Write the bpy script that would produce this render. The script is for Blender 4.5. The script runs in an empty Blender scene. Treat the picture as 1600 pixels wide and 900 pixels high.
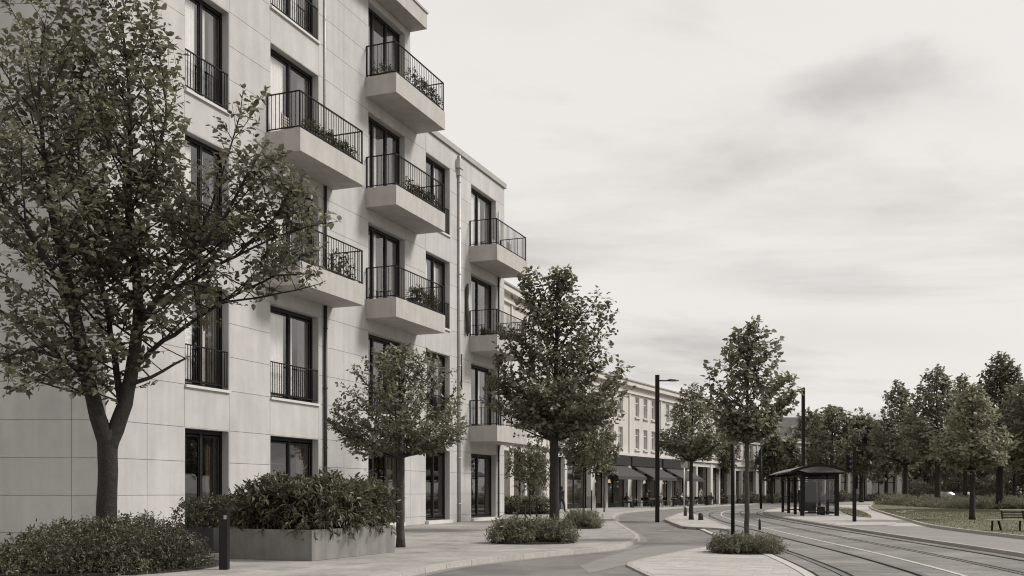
import bpy, math, random
import numpy as np
from mathutils import Vector, Matrix
from math import radians, pi, sin, cos

SC = bpy.context.scene
COL = SC.collection
# ------------------------------------------------------------------ camera
H = 1.35            # eye height
FP = 1580.0         # focal length in pixels of a 1600 px wide frame
HOR = 769.0         # horizon row
cam_d = bpy.data.cameras.new('camera')
cam = bpy.data.objects.new('camera', cam_d)
COL.objects.link(cam)
cam.location = (0, 0, H)
cam.rotation_euler = (pi / 2, 0, 0)
cam_d.sensor_width = 36.0
cam_d.lens = 36.0 * FP / 1600.0
cam_d.shift_y = (HOR - 450.0) / 1600.0
cam_d.clip_start = 0.1
cam_d.clip_end = 6000
SC.camera = cam

# ------------------------------------------------------------------ world, sun, exposure
SUN_EL, SUN_AZ = radians(42), radians(84)   # azimuth clockwise from +Y
w = bpy.data.worlds.new('World')
SC.world = w
w.use_nodes = True
nt = w.node_tree
nt.nodes.clear()
def N(t, **k):
    n = nt.nodes.new(t)
    for a, b in k.items():
        setattr(n, a, b)
    return n
out = N('ShaderNodeOutputWorld')
bg = N('ShaderNodeBackground'); bg.inputs['Strength'].default_value = 0.105
sky = N('ShaderNodeTexSky', sky_type='NISHITA', sun_disc=False)
sky.sun_elevation = SUN_EL; sky.sun_rotation = SUN_AZ
sky.air_density = 1.0; sky.dust_density = 4.0
hs = N('ShaderNodeHueSaturation'); hs.inputs['Saturation'].default_value = 0.12
nt.links.new(sky.outputs[0], hs.inputs['Color'])
tc = N('ShaderNodeTexCoord')
sep = N('ShaderNodeSeparateXYZ'); nt.links.new(tc.outputs['Generated'], sep.inputs[0])
# cloud deck: project the view direction on a flat layer
mz = N('ShaderNodeMath', operation='MAXIMUM'); mz.inputs[1].default_value = 0.0
nt.links.new(sep.outputs['Z'], mz.inputs[0])
az = N('ShaderNodeMath', operation='ADD'); az.inputs[1].default_value = 0.16
nt.links.new(mz.outputs[0], az.inputs[0])
dx = N('ShaderNodeMath', operation='DIVIDE'); dy = N('ShaderNodeMath', operation='DIVIDE')
nt.links.new(sep.outputs['X'], dx.inputs[0]); nt.links.new(az.outputs[0], dx.inputs[1])
nt.links.new(sep.outputs['Y'], dy.inputs[0]); nt.links.new(az.outputs[0], dy.inputs[1])
cmb = N('ShaderNodeCombineXYZ')
nt.links.new(dx.outputs[0], cmb.inputs[0]); nt.links.new(dy.outputs[0], cmb.inputs[1])
mp = N('ShaderNodeMapping'); mp.inputs['Scale'].default_value = (0.62, 1.25, 1.0); mp.inputs['Location'].default_value = (3.35, 1.7, 0.4)
nt.links.new(cmb.outputs[0], mp.inputs[0])
n1 = N('ShaderNodeTexNoise'); n1.inputs['Scale'].default_value = 0.9; n1.inputs['Detail'].default_value = 8; n1.inputs['Roughness'].default_value = 0.58; n1.inputs['Distortion'].default_value = 0.35
nt.links.new(mp.outputs[0], n1.inputs['Vector'])
cr = N('ShaderNodeValToRGB')
e = cr.color_ramp.elements
e[0].position = 0.36; e[0].color = (5.7, 5.4, 5.2, 1)
e[1].position = 0.53; e[1].color = (8.35, 8.05, 7.75, 1)
x = cr.color_ramp.elements.new(0.44); x.color = (7.2, 6.9, 6.62, 1)
nt.links.new(n1.outputs['Fac'], cr.inputs[0])
mx = N('ShaderNodeMix', data_type='RGBA'); mx.inputs['Factor'].default_value = 0.93
# soft darker cloud banks
nw = N('ShaderNodeTexNoise'); nw.inputs['Scale'].default_value = 3.2; nw.inputs['Detail'].default_value = 5; nw.inputs['Roughness'].default_value = .55
nt.links.new(cmb.outputs[0], nw.inputs['Vector'])
wv = N('ShaderNodeVectorMath', operation='MULTIPLY_ADD'); wv.inputs[1].default_value = (.34, .34, 0); 
nt.links.new(nw.outputs['Color'], wv.inputs[0]); nt.links.new(cmb.outputs[0], wv.inputs[2])
prev = cr.outputs[0]
for (cu, cv, ru, rv, k) in [(.62, 1.72, .17, .10, .26), (.60, 1.80, .30, .13, .07), (.45, 2.04, .12, .10, .13), (.74, 2.62, .34, .15, .13), (.95, 3.1, .5, .2, .07), (.10, 1.5, .3, .12, .04), (-.9, 1.4, .5, .2, .1), (2.2, 1.2, .6, .3, .12), (-1.8, -.6, .7, .4, .12), (1.2, -1.5, .8, .4, .12)]:
    sv = N('ShaderNodeVectorMath', operation='SUBTRACT'); sv.inputs[1].default_value = (cu + .17, cv + .17, 0)
    nt.links.new(wv.outputs[0], sv.inputs[0])
    s2 = N('ShaderNodeVectorMath', operation='DIVIDE'); s2.inputs[1].default_value = (ru, rv, 1e6); nt.links.new(sv.outputs[0], s2.inputs[0])
    le = N('ShaderNodeVectorMath', operation='LENGTH'); nt.links.new(s2.outputs[0], le.inputs[0])
    mr = N('ShaderNodeMapRange', interpolation_type='SMOOTHSTEP'); mr.inputs['From Min'].default_value = 0.1; mr.inputs['From Max'].default_value = 1.35
    mr.inputs['To Min'].default_value = 1 - k; mr.inputs['To Max'].default_value = 1
    nt.links.new(le.outputs['Value'], mr.inputs['Value'])
    sc_ = N('ShaderNodeVectorMath', operation='SCALE'); nt.links.new(prev, sc_.inputs[0]); nt.links.new(mr.outputs[0], sc_.inputs['Scale']); prev = sc_.outputs[0]
nt.links.new(hs.outputs[0], mx.inputs[6]); nt.links.new(prev, mx.inputs[7])
nt.links.new(mx.outputs[2], bg.inputs['Color'])
nt.links.new(bg.outputs[0], out.inputs['Surface'])

sun_d = bpy.data.lights.new('sun', 'SUN')
sun_d.energy = 3.2; sun_d.angle = radians(16); sun_d.color = (1.0, 0.97, 0.93)
sun = bpy.data.objects.new('sun', sun_d); COL.objects.link(sun)
sdir = Vector((sin(SUN_AZ) * cos(SUN_EL), cos(SUN_AZ) * cos(SUN_EL), sin(SUN_EL)))
sun.rotation_euler = sdir.to_track_quat('Z', 'Y').to_euler()
SC.view_settings.view_transform = 'Standard'
SC.view_settings.look = 'None'
SC.view_settings.exposure = 0.0
SC.view_settings.gamma = 1.0
SC.render.engine = 'CYCLES'
SC.cycles.filter_width = 1.15
SC.cycles.max_bounces = 8
SC.cycles.transparent_max_bounces = 16

# ------------------------------------------------------------------ helpers
def g(X, y, z=0.0):
    """ground point seen at photo pixel X, y on a level z"""
    Y = (H - z) * FP / (y - HOR)
    return ((X - 800.0) / FP * Y, Y)

WL = {}
def tag(o, label=None, cat=None, group=None, kind=None):
    if label: o['label'] = label
    if cat: o['category'] = cat
    if group: o['group'] = group
    if kind: o['kind'] = kind
    return o

def thing(name, label, cat, loc=(0, 0, 0), rz=0.0, group=None, kind=None):
    o = bpy.data.objects.new(name, None)
    o.empty_display_size = 0.3
    COL.objects.link(o)
    o.location = loc; o.rotation_euler = (0, 0, rz)
    WL[o.name] = Vector(loc)
    return tag(o, label, cat, group, kind)

def link(name, me, mat, parent, world_loc):
    o = bpy.data.objects.new(name, me)
    COL.objects.link(o)
    if mat is not None and not me.materials: me.materials.append(mat)
    if parent is not None:
        o.parent = parent
        o.location = Vector(world_loc) - WL[parent.name]
    else:
        o.location = world_loc
    WL[o.name] = Vector(world_loc)
    return o

class MB:
    """collects vertices and faces; build() links them as one mesh object"""
    def __init__(s): s.v = []; s.f = []; s.sm = []
    def add(s, vs, fs, smooth=False):
        n = len(s.v); s.v.extend([tuple(p) for p in vs]); s.f.extend([tuple(i + n for i in f) for f in fs]); s.sm.extend([smooth] * len(fs))
    def hexa(s, b, t):
        s.add(list(b) + list(t), [(3, 2, 1, 0), (4, 5, 6, 7), (0, 1, 5, 4), (1, 2, 6, 5), (2, 3, 7, 6), (3, 0, 4, 7)])
    def box(s, x0, x1, y0, y1, z0, z1):
        s.hexa([(x0, y0, z0), (x1, y0, z0), (x1, y1, z0), (x0, y1, z0)], [(x0, y0, z1), (x1, y0, z1), (x1, y1, z1), (x0, y1, z1)])
    def tube(s, pts, rad, n=8, cap=True, smooth=True, up=None):
        pts = [Vector(p) for p in pts]
        if not hasattr(rad, '__len__'): rad = [rad] * len(pts)
        vs = []; fs = []
        prev = None
        for i, p in enumerate(pts):
            d = (pts[min(i + 1, len(pts) - 1)] - pts[max(i - 1, 0)])
            if d.length < 1e-9: d = Vector((0, 0, 1))
            d.normalize()
            a = prev if prev is not None else (Vector((1, 0, 0)) if abs(d.x) < 0.8 else Vector((0, 1, 0)))
            a = (a - d * a.dot(d)).normalized(); prev = a
            b = d.cross(a)
            for k in range(n):
                t = 2 * pi * (k + .5) / n
                vs.append(p + (a * cos(t) + b * sin(t)) * rad[i])
        for i in range(len(pts) - 1):
            for k in range(n):
                fs.append((i * n + k, i * n + (k + 1) % n, (i + 1) * n + (k + 1) % n, (i + 1) * n + k))
        if cap:
            fs.append(tuple(reversed(range(n)))); fs.append(tuple((len(pts) - 1) * n + k for k in range(n)))
        s.add(vs, fs, smooth)
    def bar(s, p, q, w_, h_=None):
        h_ = h_ or w_
        p = Vector(p); q = Vector(q); d = (q - p).normalized()
        a = d.cross(Vector((0, 0, 1)))
        a = a.normalized() if a.length > 1e-4 else Vector((1, 0, 0))
        b = a.cross(d)
        A = a * w_ / 2; B = b * h_ / 2
        s.hexa([p - A - B, p + A - B, p + A + B, p - A + B], [q - A - B, q + A - B, q + A + B, q - A + B])
    def prism(s, poly, z0, z1):
        n = len(poly)
        ar = sum(poly[i][0] * poly[(i + 1) % n][1] - poly[(i + 1) % n][0] * poly[i][1] for i in range(n))
        if ar < 0: poly = poly[::-1]
        s.add([(a, b, z0) for a, b in poly] + [(a, b, z1) for a, b in poly],
              [tuple(reversed(range(n))), tuple(range(n, 2 * n))] + [(i, (i + 1) % n, n + (i + 1) % n, n + i) for i in range(n)])
    def build(s, name, mat, parent=None, label=None, kind=None, bevel=0.0):
        if not s.v: return None
        a = np.array(s.v, dtype=np.float64)
        c = (a.min(0) + a.max(0)) / 2; c[2] = a[:, 2].min()
        me = bpy.data.meshes.new(name)
        me.from_pydata([tuple(p) for p in (a - c)], [], s.f)
        if any(s.sm): me.polygons.foreach_set('use_smooth', s.sm)
        me.update()
        o = link(name, me, mat, parent, Vector(c))
        if bevel > 0:
            m = o.modifiers.new('bevel', 'BEVEL'); m.width = bevel; m.segments = 2; m.limit_method = 'ANGLE'
        return tag(o, label, None, None, kind)

class Frame:
    """vertical facade frame: s along, o outwards, z up"""
    def __init__(f, origin, d, n): f.O = Vector((origin[0], origin[1], 0)); f.d = Vector((d[0], d[1], 0)).normalized(); f.n = Vector((n[0], n[1], 0)).normalized()
    def p(f, s, o, z): return f.O + f.d * s + f.n * o + Vector((0, 0, z))
    def box(f, mb, s0, s1, o0, o1, z0, z1):
        q = [(s0, o0), (s1, o0), (s1, o1), (s0, o1)]
        if f.d.x * f.n.y - f.d.y * f.n.x < 0: q = q[::-1]
        mb.hexa([f.p(a, b, z0) for a, b in q], [f.p(a, b, z1) for a, b in q])
    def quad(f, mb, s0, s1, o, z0, z1):
        mb.add([f.p(s0, o, z0), f.p(s1, o, z0), f.p(s1, o, z1), f.p(s0, o, z1)], [(0, 1, 2, 3)])

def children(o): return [c for c in o.children]
def copy_tree(o, parent=None):
    c = o.copy(); COL.objects.link(c); c.parent = parent
    for ch in o.children: copy_tree(ch, c)
    return c
def place(o, loc, rz=0.0, label=None, sc=None):
    o.location = loc; o.rotation_euler = (0, 0, rz)
    if label: o['label'] = label
    if sc: o.scale = (sc, sc, sc) if not hasattr(sc, '__len__') else sc
    return o

# ------------------------------------------------------------------ materials
def mat(name, col, rough=0.8, var=0.15, scale=3.0, bump=0.0, bscale=40.0, metal=0.0, rnd=0.0, streak=0.0, spec=0.4, island=False, stain=0.0, coord='Object'):
    m = bpy.data.materials.new(name); m.use_nodes = True
    t = m.node_tree; L = t.links
    b = t.nodes['Principled BSDF']
    b.inputs['Roughness'].default_value = rough; b.inputs['Metallic'].default_value = metal
    b.inputs['Specular IOR Level'].default_value = spec
    geo = t.nodes.new('ShaderNodeNewGeometry')
    ns = t.nodes.new('ShaderNodeTexNoise'); ns.inputs['Scale'].default_value = scale; ns.inputs['Detail'].default_value = 6; ns.inputs['Roughness'].default_value = 0.6
    L.new(geo.outputs['Position'], ns.inputs['Vector'])
    r = t.nodes.new('ShaderNodeMapRange'); r.inputs['From Min'].default_value = .3; r.inputs['From Max'].default_value = .7
    r.inputs['To Min'].default_value = 1 - var; r.inputs['To Max'].default_value = 1 + var
    L.new(ns.outputs['Fac'], r.inputs['Value'])
    fac = r.outputs[0]
    def mul(a, bb):
        n = t.nodes.new('ShaderNodeMath'); n.operation = 'MULTIPLY'; L.new(a, n.inputs[0]); L.new(bb, n.inputs[1]); return n.outputs[0]
    if rnd:
        oi = t.nodes.new('ShaderNodeObjectInfo')
        ad = t.nodes.new('ShaderNodeMath'); ad.operation = 'ADD'
        L.new(oi.outputs['Random'], ad.inputs[0])
        if island: L.new(geo.outputs['Random Per Island'], ad.inputs[1])
        else: ad.inputs[1].default_value = 0
        fr = t.nodes.new('ShaderNodeMath'); fr.operation = 'FRACT'; L.new(ad.outputs[0], fr.inputs[0])
        r2 = t.nodes.new('ShaderNodeMapRange'); r2.inputs['To Min'].default_value = 1 - rnd; r2.inputs['To Max'].default_value = 1 + rnd
        L.new(fr.outputs[0], r2.inputs['Value']); fac = mul(fac, r2.outputs[0])
    if streak:
        mpn = t.nodes.new('ShaderNodeMapping'); mpn.inputs['Scale'].default_value = (2.2, 2.2, 0.22)
        L.new(geo.outputs['Position'], mpn.inputs[0])
        n2 = t.nodes.new('ShaderNodeTexNoise'); n2.inputs['Scale'].default_value = 1.6; n2.inputs['Detail'].default_value = 7
        L.new(mpn.outputs[0], n2.inputs['Vector'])
        r3 = t.nodes.new('ShaderNodeMapRange'); r3.inputs['From Min'].default_value = .35; r3.inputs['From Max'].default_value = .65
        r3.inputs['To Min'].default_value = 1 - streak; r3.inputs['To Max'].default_value = 1 + streak * .4
        L.new(n2.outputs['Fac'], r3.inputs['Value']); fac = mul(fac, r3.outputs[0])
    if stain:
        n4 = t.nodes.new('ShaderNodeTexNoise'); n4.inputs['Scale'].default_value = .45; n4.inputs['Detail'].default_value = 8; n4.inputs['Roughness'].default_value = .7
        L.new(geo.outputs['Position'], n4.inputs['Vector'])
        r4 = t.nodes.new('ShaderNodeMapRange'); r4.inputs['From Min'].default_value = .38; r4.inputs['From Max'].default_value = .62
        r4.inputs['To Min'].default_value = 1 - stain; r4.inputs['To Max'].default_value = 1 + stain * .5
        L.new(n4.outputs['Fac'], r4.inputs['Value']); fac = mul(fac, r4.outputs[0])
    cm = t.nodes.new('ShaderNodeVectorMath'); cm.operation = 'SCALE'; cm.inputs[0].default_value = col[:3]
    L.new(fac, cm.inputs['Scale']); L.new(cm.outputs[0], b.inputs['Base Color'])
    if bump:
        n3 = t.nodes.new('ShaderNodeTexNoise'); n3.inputs['Scale'].default_value = bscale; n3.inputs['Detail'].default_value = 5
        L.new(geo.outputs['Position'], n3.inputs['Vector'])
        bp = t.nodes.new('ShaderNodeBump'); bp.inputs['Strength'].default_value = bump; bp.inputs['Distance'].default_value = 0.02
        L.new(n3.outputs['Fac'], bp.inputs['Height']); L.new(bp.outputs[0], b.inputs['Normal'])
    return m

def leafmat(name, c0, c1, trans=0.3):
    m = bpy.data.materials.new(name); m.use_nodes = True
    t = m.node_tree; L = t.links; t.nodes.clear()
    o = t.nodes.new('ShaderNodeOutputMaterial')
    geo = t.nodes.new('ShaderNodeNewGeometry')
    ns = t.nodes.new('ShaderNodeTexNoise'); ns.inputs['Scale'].default_value = 1.1; ns.inputs['Detail'].default_value = 3
    L.new(geo.outputs['Position'], ns.inputs['Vector'])
    ad = t.nodes.new('ShaderNodeMath'); ad.operation = 'MULTIPLY_ADD'; ad.inputs[1].default_value = 0.65
    L.new(geo.outputs['Random Per Island'], ad.inputs[0])
    sb = t.nodes.new('ShaderNodeMath'); sb.operation = 'MULTIPLY_ADD'; sb.inputs[1].default_value = 1.2; sb.inputs[2].default_value = -.42
    L.new(ns.outputs['Fac'], sb.inputs[0]); L.new(sb.outputs[0], ad.inputs[2])
    ra = t.nodes.new('ShaderNodeValToRGB')
    ra.color_ramp.elements[0].color = (*c0, 1); ra.color_ramp.elements[1].color = (*c1, 1)
    L.new(ad.outputs[0], ra.inputs[0])
    b = t.nodes.new('ShaderNodeBsdfPrincipled'); b.inputs['Roughness'].default_value = .42; b.inputs['Specular IOR Level'].default_value = .5
    L.new(ra.outputs[0], b.inputs['Base Color'])
    tr = t.nodes.new('ShaderNodeBsdfTranslucent'); L.new(ra.outputs[0], tr.inputs['Color'])
    mxs = t.nodes.new('ShaderNodeMixShader'); mxs.inputs[0].default_value = trans
    L.new(b.outputs[0], mxs.inputs[1]); L.new(tr.outputs[0], mxs.inputs[2]); L.new(mxs.outputs[0], o.inputs['Surface'])
    return m

def glassmat(name, tint=(.55, .54, .52), boost=1.0, minr=0.10, wave=.12):
    m = bpy.data.materials.new(name); m.use_nodes = True
    t = m.node_tree; L = t.links; t.nodes.clear()
    o = t.nodes.new('ShaderNodeOutputMaterial')
    tr = t.nodes.new('ShaderNodeBsdfTransparent'); tr.inputs[0].default_value = (*tint, 1)
    gl = t.nodes.new('ShaderNodeBsdfGlossy'); gl.inputs['Roughness'].default_value = .02; gl.inputs[0].default_value = (.9, .9, .9, 1)
    fr = t.nodes.new('ShaderNodeFresnel'); fr.inputs['IOR'].default_value = 1.6
    geo = t.nodes.new('ShaderNodeNewGeometry')
    ns = t.nodes.new('ShaderNodeTexNoise'); ns.inputs['Scale'].default_value = 1.2
    L.new(geo.outputs['Position'], ns.inputs['Vector'])
    bp = t.nodes.new('ShaderNodeBump'); bp.inputs['Strength'].default_value = wave; bp.inputs['Distance'].default_value = .05
    L.new(ns.outputs['Fac'], bp.inputs['Height']); L.new(bp.outputs[0], gl.inputs['Normal'])
    mr = t.nodes.new('ShaderNodeMath'); mr.operation = 'MULTIPLY_ADD'; mr.inputs[1].default_value = boost; mr.inputs[2].default_value = minr
    L.new(fr.outputs[0], mr.inputs[0])
    mxs = t.nodes.new('ShaderNodeMixShader')
    fb = t.nodes.new('ShaderNodeMath'); fb.operation = 'SUBTRACT'; fb.inputs[0].default_value = 1.0; L.new(geo.outputs['Backfacing'], fb.inputs[1])
    fm = t.nodes.new('ShaderNodeMath'); fm.operation = 'MULTIPLY'; L.new(mr.outputs[0], fm.inputs[0]); L.new(fb.outputs[0], fm.inputs[1])
    L.new(fm.outputs[0], mxs.inputs[0]); L.new(tr.outputs[0], mxs.inputs[1]); L.new(gl.outputs[0], mxs.inputs[2])
    L.new(mxs.outputs[0], o.inputs['Surface'])
    return m

M = {}
M['wall'] = mat('pale_stone_panel', (.475, .463, .446), .85, .05, 1.2, .15, 60, rnd=.03, streak=.07, stain=.08)
M['walljoint'] = mat('grey_mortar', (.44, .425, .405), .9, .08, 5)
M['conc'] = mat('balcony_concrete', (.43, .41, .385), .85, .07, 2.2, .12, 50, streak=.08)
M['coping'] = mat('metal_coping', (.36, .35, .33), .5, .08, 3, metal=.3)
M['frame'] = mat('dark_window_frame', (.013, .012, .0115), .5, .1, 3, spec=.25)
M['iron'] = mat('dark_painted_iron', (.010, .0095, .009), .55, .15, 8, spec=.2)
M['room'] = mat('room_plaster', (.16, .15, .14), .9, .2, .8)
M['curtain'] = mat('curtain_and_sky_glare', (.86, .85, .83), .9, .06, 4)  # pale cloth, whitened to double as sky reflection in the panes
M['curtaind'] = mat('dark_curtain', (.13, .12, .11), .9, .15, 4)
M['sill'] = mat('sill_stone', (.58, .56, .53), .7, .06, 4)
M['glass'] = glassmat('window_glass', (.97, .965, .96), 1.5, .10, .03)
M['glassd'] = glassmat('shop_glass', (.80, .77, .72), 1.2, .05, .03)
M['glassc'] = glassmat('shelter_glass', (.96, .96, .955), .8, .02, 0)
M['pipe'] = mat('zinc_pipe', (.48, .46, .44), .45, .12, 6, metal=.3)
M['piped'] = mat('dark_pipe', (.035, .031, .029), .5, .15, 6)
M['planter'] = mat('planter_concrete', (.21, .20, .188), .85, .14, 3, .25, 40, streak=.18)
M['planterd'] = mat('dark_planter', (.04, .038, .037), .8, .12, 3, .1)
M['soil'] = mat('soil', (.035, .029, .024), .95, .3, 8, .6, 20)
M['bark'] = mat('bark', (.030, .026, .023), .95, .35, 9, .9, 26)
M['barkl'] = mat('young_bark', (.062, .054, .047), .95, .3, 9, .6, 30)
M['asphalt'] = mat('asphalt', (.18, .17, .16), .8, .16, 30, .3, 120, stain=.3)
M['asphaltl'] = mat('worn_asphalt', (.23, .218, .205), .85, .10, 30, .2, 120, stain=.12)
M['slab'] = mat('paving_slab', (.33, .315, .295), .8, .12, 6, .2, 60, rnd=.11, island=True, stain=.2)
M['slabp'] = mat('plaza_paving', (.40, .38, .355), .8, .09, 6, .2, 60, rnd=.08, island=True, stain=.10)
M['joint'] = mat('sand_joint', (.17, .155, .14), .95, .2, 20)
M['kerb'] = mat('kerb_stone', (.36, .34, .315), .8, .12, 8, .2, 60, rnd=.08)
M['track'] = mat('track_concrete', (.20, .19, .178), .75, .14, 9, .25, 60, rnd=.10, stain=.34)
M['trackl'] = mat('pale_track_strip', (.47, .45, .42), .8, .08, 9, .15, 60, rnd=.05)
M['rail'] = mat('worn_rail_steel', (.12, .115, .11), .4, .2, 9, metal=.6)
M['groove'] = mat('rail_groove', (.03, .028, .026), .8, .2, 9)
M['paint'] = mat('worn_road_paint', (.34, .32, .30), .8, .2, 14)
M['grass'] = mat('grass', (.14, .135, .08), .95, .25, 4, .4, 60, stain=.25)
M['earth'] = mat('far_ground', (.20, .19, .165), .95, .2, .3)
M['gravel'] = mat('pale_path', (.40, .38, .35), .9, .08, 6)
M['lawnblade'] = leafmat('grass_blades', (.11, .107, .06), (.19, .183, .11), .3)
M['leaf_near'] = leafmat('leaf_dark', (.055, .054, .034), (.28, .265, .18), .42)
M['leaf_mid'] = leafmat('leaf_mid', (.07, .069, .044), (.34, .325, .225), .44)
M['leaf_light'] = leafmat('leaf_light', (.062, .061, .037), (.28, .268, .18), .42)
M['leaf_pale'] = leafmat('leaf_pale', (.10, .098, .062), (.42, .40, .285), .45)
M['leaf_far'] = leafmat('leaf_far', (.085, .083, .06), (.32, .305, .225), .42)
M['leaf_shrub'] = leafmat('leaf_shrub', (.026, .026, .015), (.175, .168, .105), .34)
M['cream'] = mat('cream_render', (.53, .508, .478), .9, .06, .8, streak=.10)
M['creamtrim'] = mat('pale_trim', (.55, .525, .48), .85, .05, 1)
M['greystone'] = mat('grey_plinth_stone', (.32, .31, .295), .85, .1, 2)
M['white'] = mat('white_window_paint', (.62, .60, .57), .6, .05, 3)
M['awning'] = mat('charcoal_awning', (.05, .048, .046), .85, .1, 3)
M['sign'] = mat('dark_fascia', (.02, .019, .018), .6, .1, 3)
M['roof'] = mat('slate_roof', (.11, .105, .10), .8, .2, 2, .3, 6)
M['wood'] = mat('weathered_wood', (.34, .31, .27), .7, .15, 9, rnd=.08)
M['skin'] = mat('skin', (.42, .30, .23), .6, .05, 3)
M['cloth1'] = mat('dark_cloth', (.05, .05, .055), .9, .1, 5)
M['cloth2'] = mat('pale_cloth', (.42, .40, .37), .9, .1, 5)
M['cloth3'] = mat('brown_cloth', (.12, .09, .07), .9, .1, 5)
M['hair'] = mat('hair', (.04, .03, .025), .8, .1, 5)
M['car1'] = mat('dark_car_paint', (.05, .05, .05), .3, .05, 3, metal=.3)
M['car2'] = mat('silver_car_paint', (.42, .42, .41), .3, .05, 3, metal=.4)
M['rubber'] = mat('rubber', (.02, .02, .02), .9, .1, 5)
M['lampglass'] = mat('lamp_lens', (.6, .6, .57), .3, .05, 3)
M['roofmetal'] = mat('grey_roof_sheet', (.16, .155, .15), .45, .1, 3, metal=.3)
em = bpy.data.materials.new('warm_lamp'); em.use_nodes = True
_b = em.node_tree.nodes['Principled BSDF']; _b.inputs['Emission Color'].default_value = (1, .84, .66, 1); _b.inputs['Emission Strength'].default_value = 1.1
M['warm'] = em
# ------------------------------------------------------------------ vegetation generators
def leaves_mesh(name, C, D, Nn, L, W):
    """folded pointed leaves: C base points, D directions, Nn normals (n,3); L length, W width (n,)"""
    n = len(C)
    D = D / np.linalg.norm(D, axis=1, keepdims=True)
    S = np.cross(D, Nn); S /= (np.linalg.norm(S, axis=1, keepdims=True) + 1e-9)
    Up = np.cross(S, D)
    L = L[:, None]; Wd = W[:, None] * .5
    V = np.empty((n, 6, 3))
    V[:, 0] = C
    V[:, 1] = C + D * L * .30 + S * Wd + Up * Wd * .35
    V[:, 2] = C + D * L * .72 + S * Wd * .72 + Up * Wd * .15 - Up * L * .04
    V[:, 3] = C + D * L - Up * L * .14
    V[:, 4] = C + D * L * .72 - S * Wd * .72 + Up * Wd * .15 - Up * L * .04
    V[:, 5] = C + D * L * .30 - S * Wd + Up * Wd * .35
    base = (np.arange(n) * 6)[:, None]
    F = np.concatenate([base + np.array([[0, 1, 2, 3]]), base + np.array([[0, 3, 4, 5]])], axis=1).reshape(-1, 4)
    V = V.reshape(-1, 3)
    me = bpy.data.meshes.new(name)
    me.vertices.add(len(V)); me.vertices.foreach_set('co', V.ravel())
    me.loops.add(F.size); me.loops.foreach_set('vertex_index', F.ravel().astype(np.int32))
    me.polygons.add(len(F)); me.polygons.foreach_set('loop_start', np.arange(0, F.size, 4, dtype=np.int32))
    me.polygons.foreach_set('use_smooth', np.ones(len(F), dtype=bool))
    me.update(calc_edges=True)
    return me

def unit(rng, n):
    v = rng.normal(size=(n, 3)); return v / np.linalg.norm(v, axis=1, keepdims=True)

def shoots(rng, P, out, per, slen, nleaf, leaf, width=.6, up=.5, droop=.2, spread=.8, lspread=1.0):
    """leafy shoots: from each point P several short shoots carrying leaves alternately; returns leaf arrays and shoot lines"""
    k = len(P) * per
    P0 = np.repeat(P, per, 0); O = np.repeat(out, per, 0)
    d = O * .6 + rng.normal(size=(k, 3)) * spread + np.array([0, 0, up]); d /= np.linalg.norm(d, axis=1, keepdims=True)
    ln = slen * rng.uniform(.6, 1.25, k)
    C = np.repeat(P0, nleaf, 0); DD = np.repeat(d, nleaf, 0); LN = np.repeat(ln, nleaf)
    t = np.tile(np.linspace(.12, 1.0, nleaf), k) + rng.uniform(-.05, .05, k * nleaf)
    C = C + DD * (LN * t)[:, None]; C[:, 2] -= droop * LN * t * t * .6
    ld = DD * .55 + unit(rng, len(C)) * lspread + np.array([0, 0, -.25])
    nn = unit(rng, len(C)) * .75 + np.array([0, 0, 1.0])
    Ls = leaf * rng.uniform(.65, 1.2, len(C)); Ws = Ls * width * rng.uniform(.8, 1.15, len(C))
    ends = P0 + d * ln[:, None]; ends[:, 2] -= droop * ln * .6
    return (C, ld, nn, Ls, Ws), (P0, ends)

def skeleton_mesh(name, nodes, par, rad, minr=0.0):
    """tapered limbs: one smooth frustum per edge"""
    V = []; F = []
    for i in range(len(nodes)):
        p = par[i]
        if p < 0: continue
        a = nodes[p]; b = nodes[i]; d = b - a; L = np.linalg.norm(d)
        if L < 1e-5: continue
        d = d / L
        r0 = min(rad[p], rad[i] * 1.6); r1 = rad[i]
        n = 10 if r1 > .06 else (6 if r1 > .02 else 3)
        u = np.cross(d, [0.3, 0.2, 1.0] if abs(d[2]) < .9 else [1, 0, 0]); u /= np.linalg.norm(u); v = np.cross(d, u)
        s = len(V)
        for q, r in ((a - d * r0 * .25, r0), (b + d * r1 * .25, r1)):
            for k in range(n):
                t = 2 * pi * k / n; V.append(q + (u * cos(t) + v * sin(t)) * r)
        for k in range(n): F.append((s + k, s + (k + 1) % n, s + n + (k + 1) % n, s + n + k))
    me = bpy.data.meshes.new(name)
    me.from_pydata([tuple(p) for p in V], [], F)
    me.polygons.foreach_set('use_smooth', [True] * len(F)); me.update()
    return me

def in_blobs(rng, blobs, n, inner=.35):
    """points in a union of ellipsoids, denser towards their skin"""
    vol = np.array([b[3] * b[4] * b[5] for b in blobs]); vol /= vol.sum()
    idx = rng.choice(len(blobs), n, p=vol)
    B = np.array(blobs)[idx]
    r = rng.uniform(inner ** 3, 1, n) ** (1 / 3)
    return B[:, :3] + unit(rng, n) * r[:, None] * B[:, 3:6]

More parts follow.
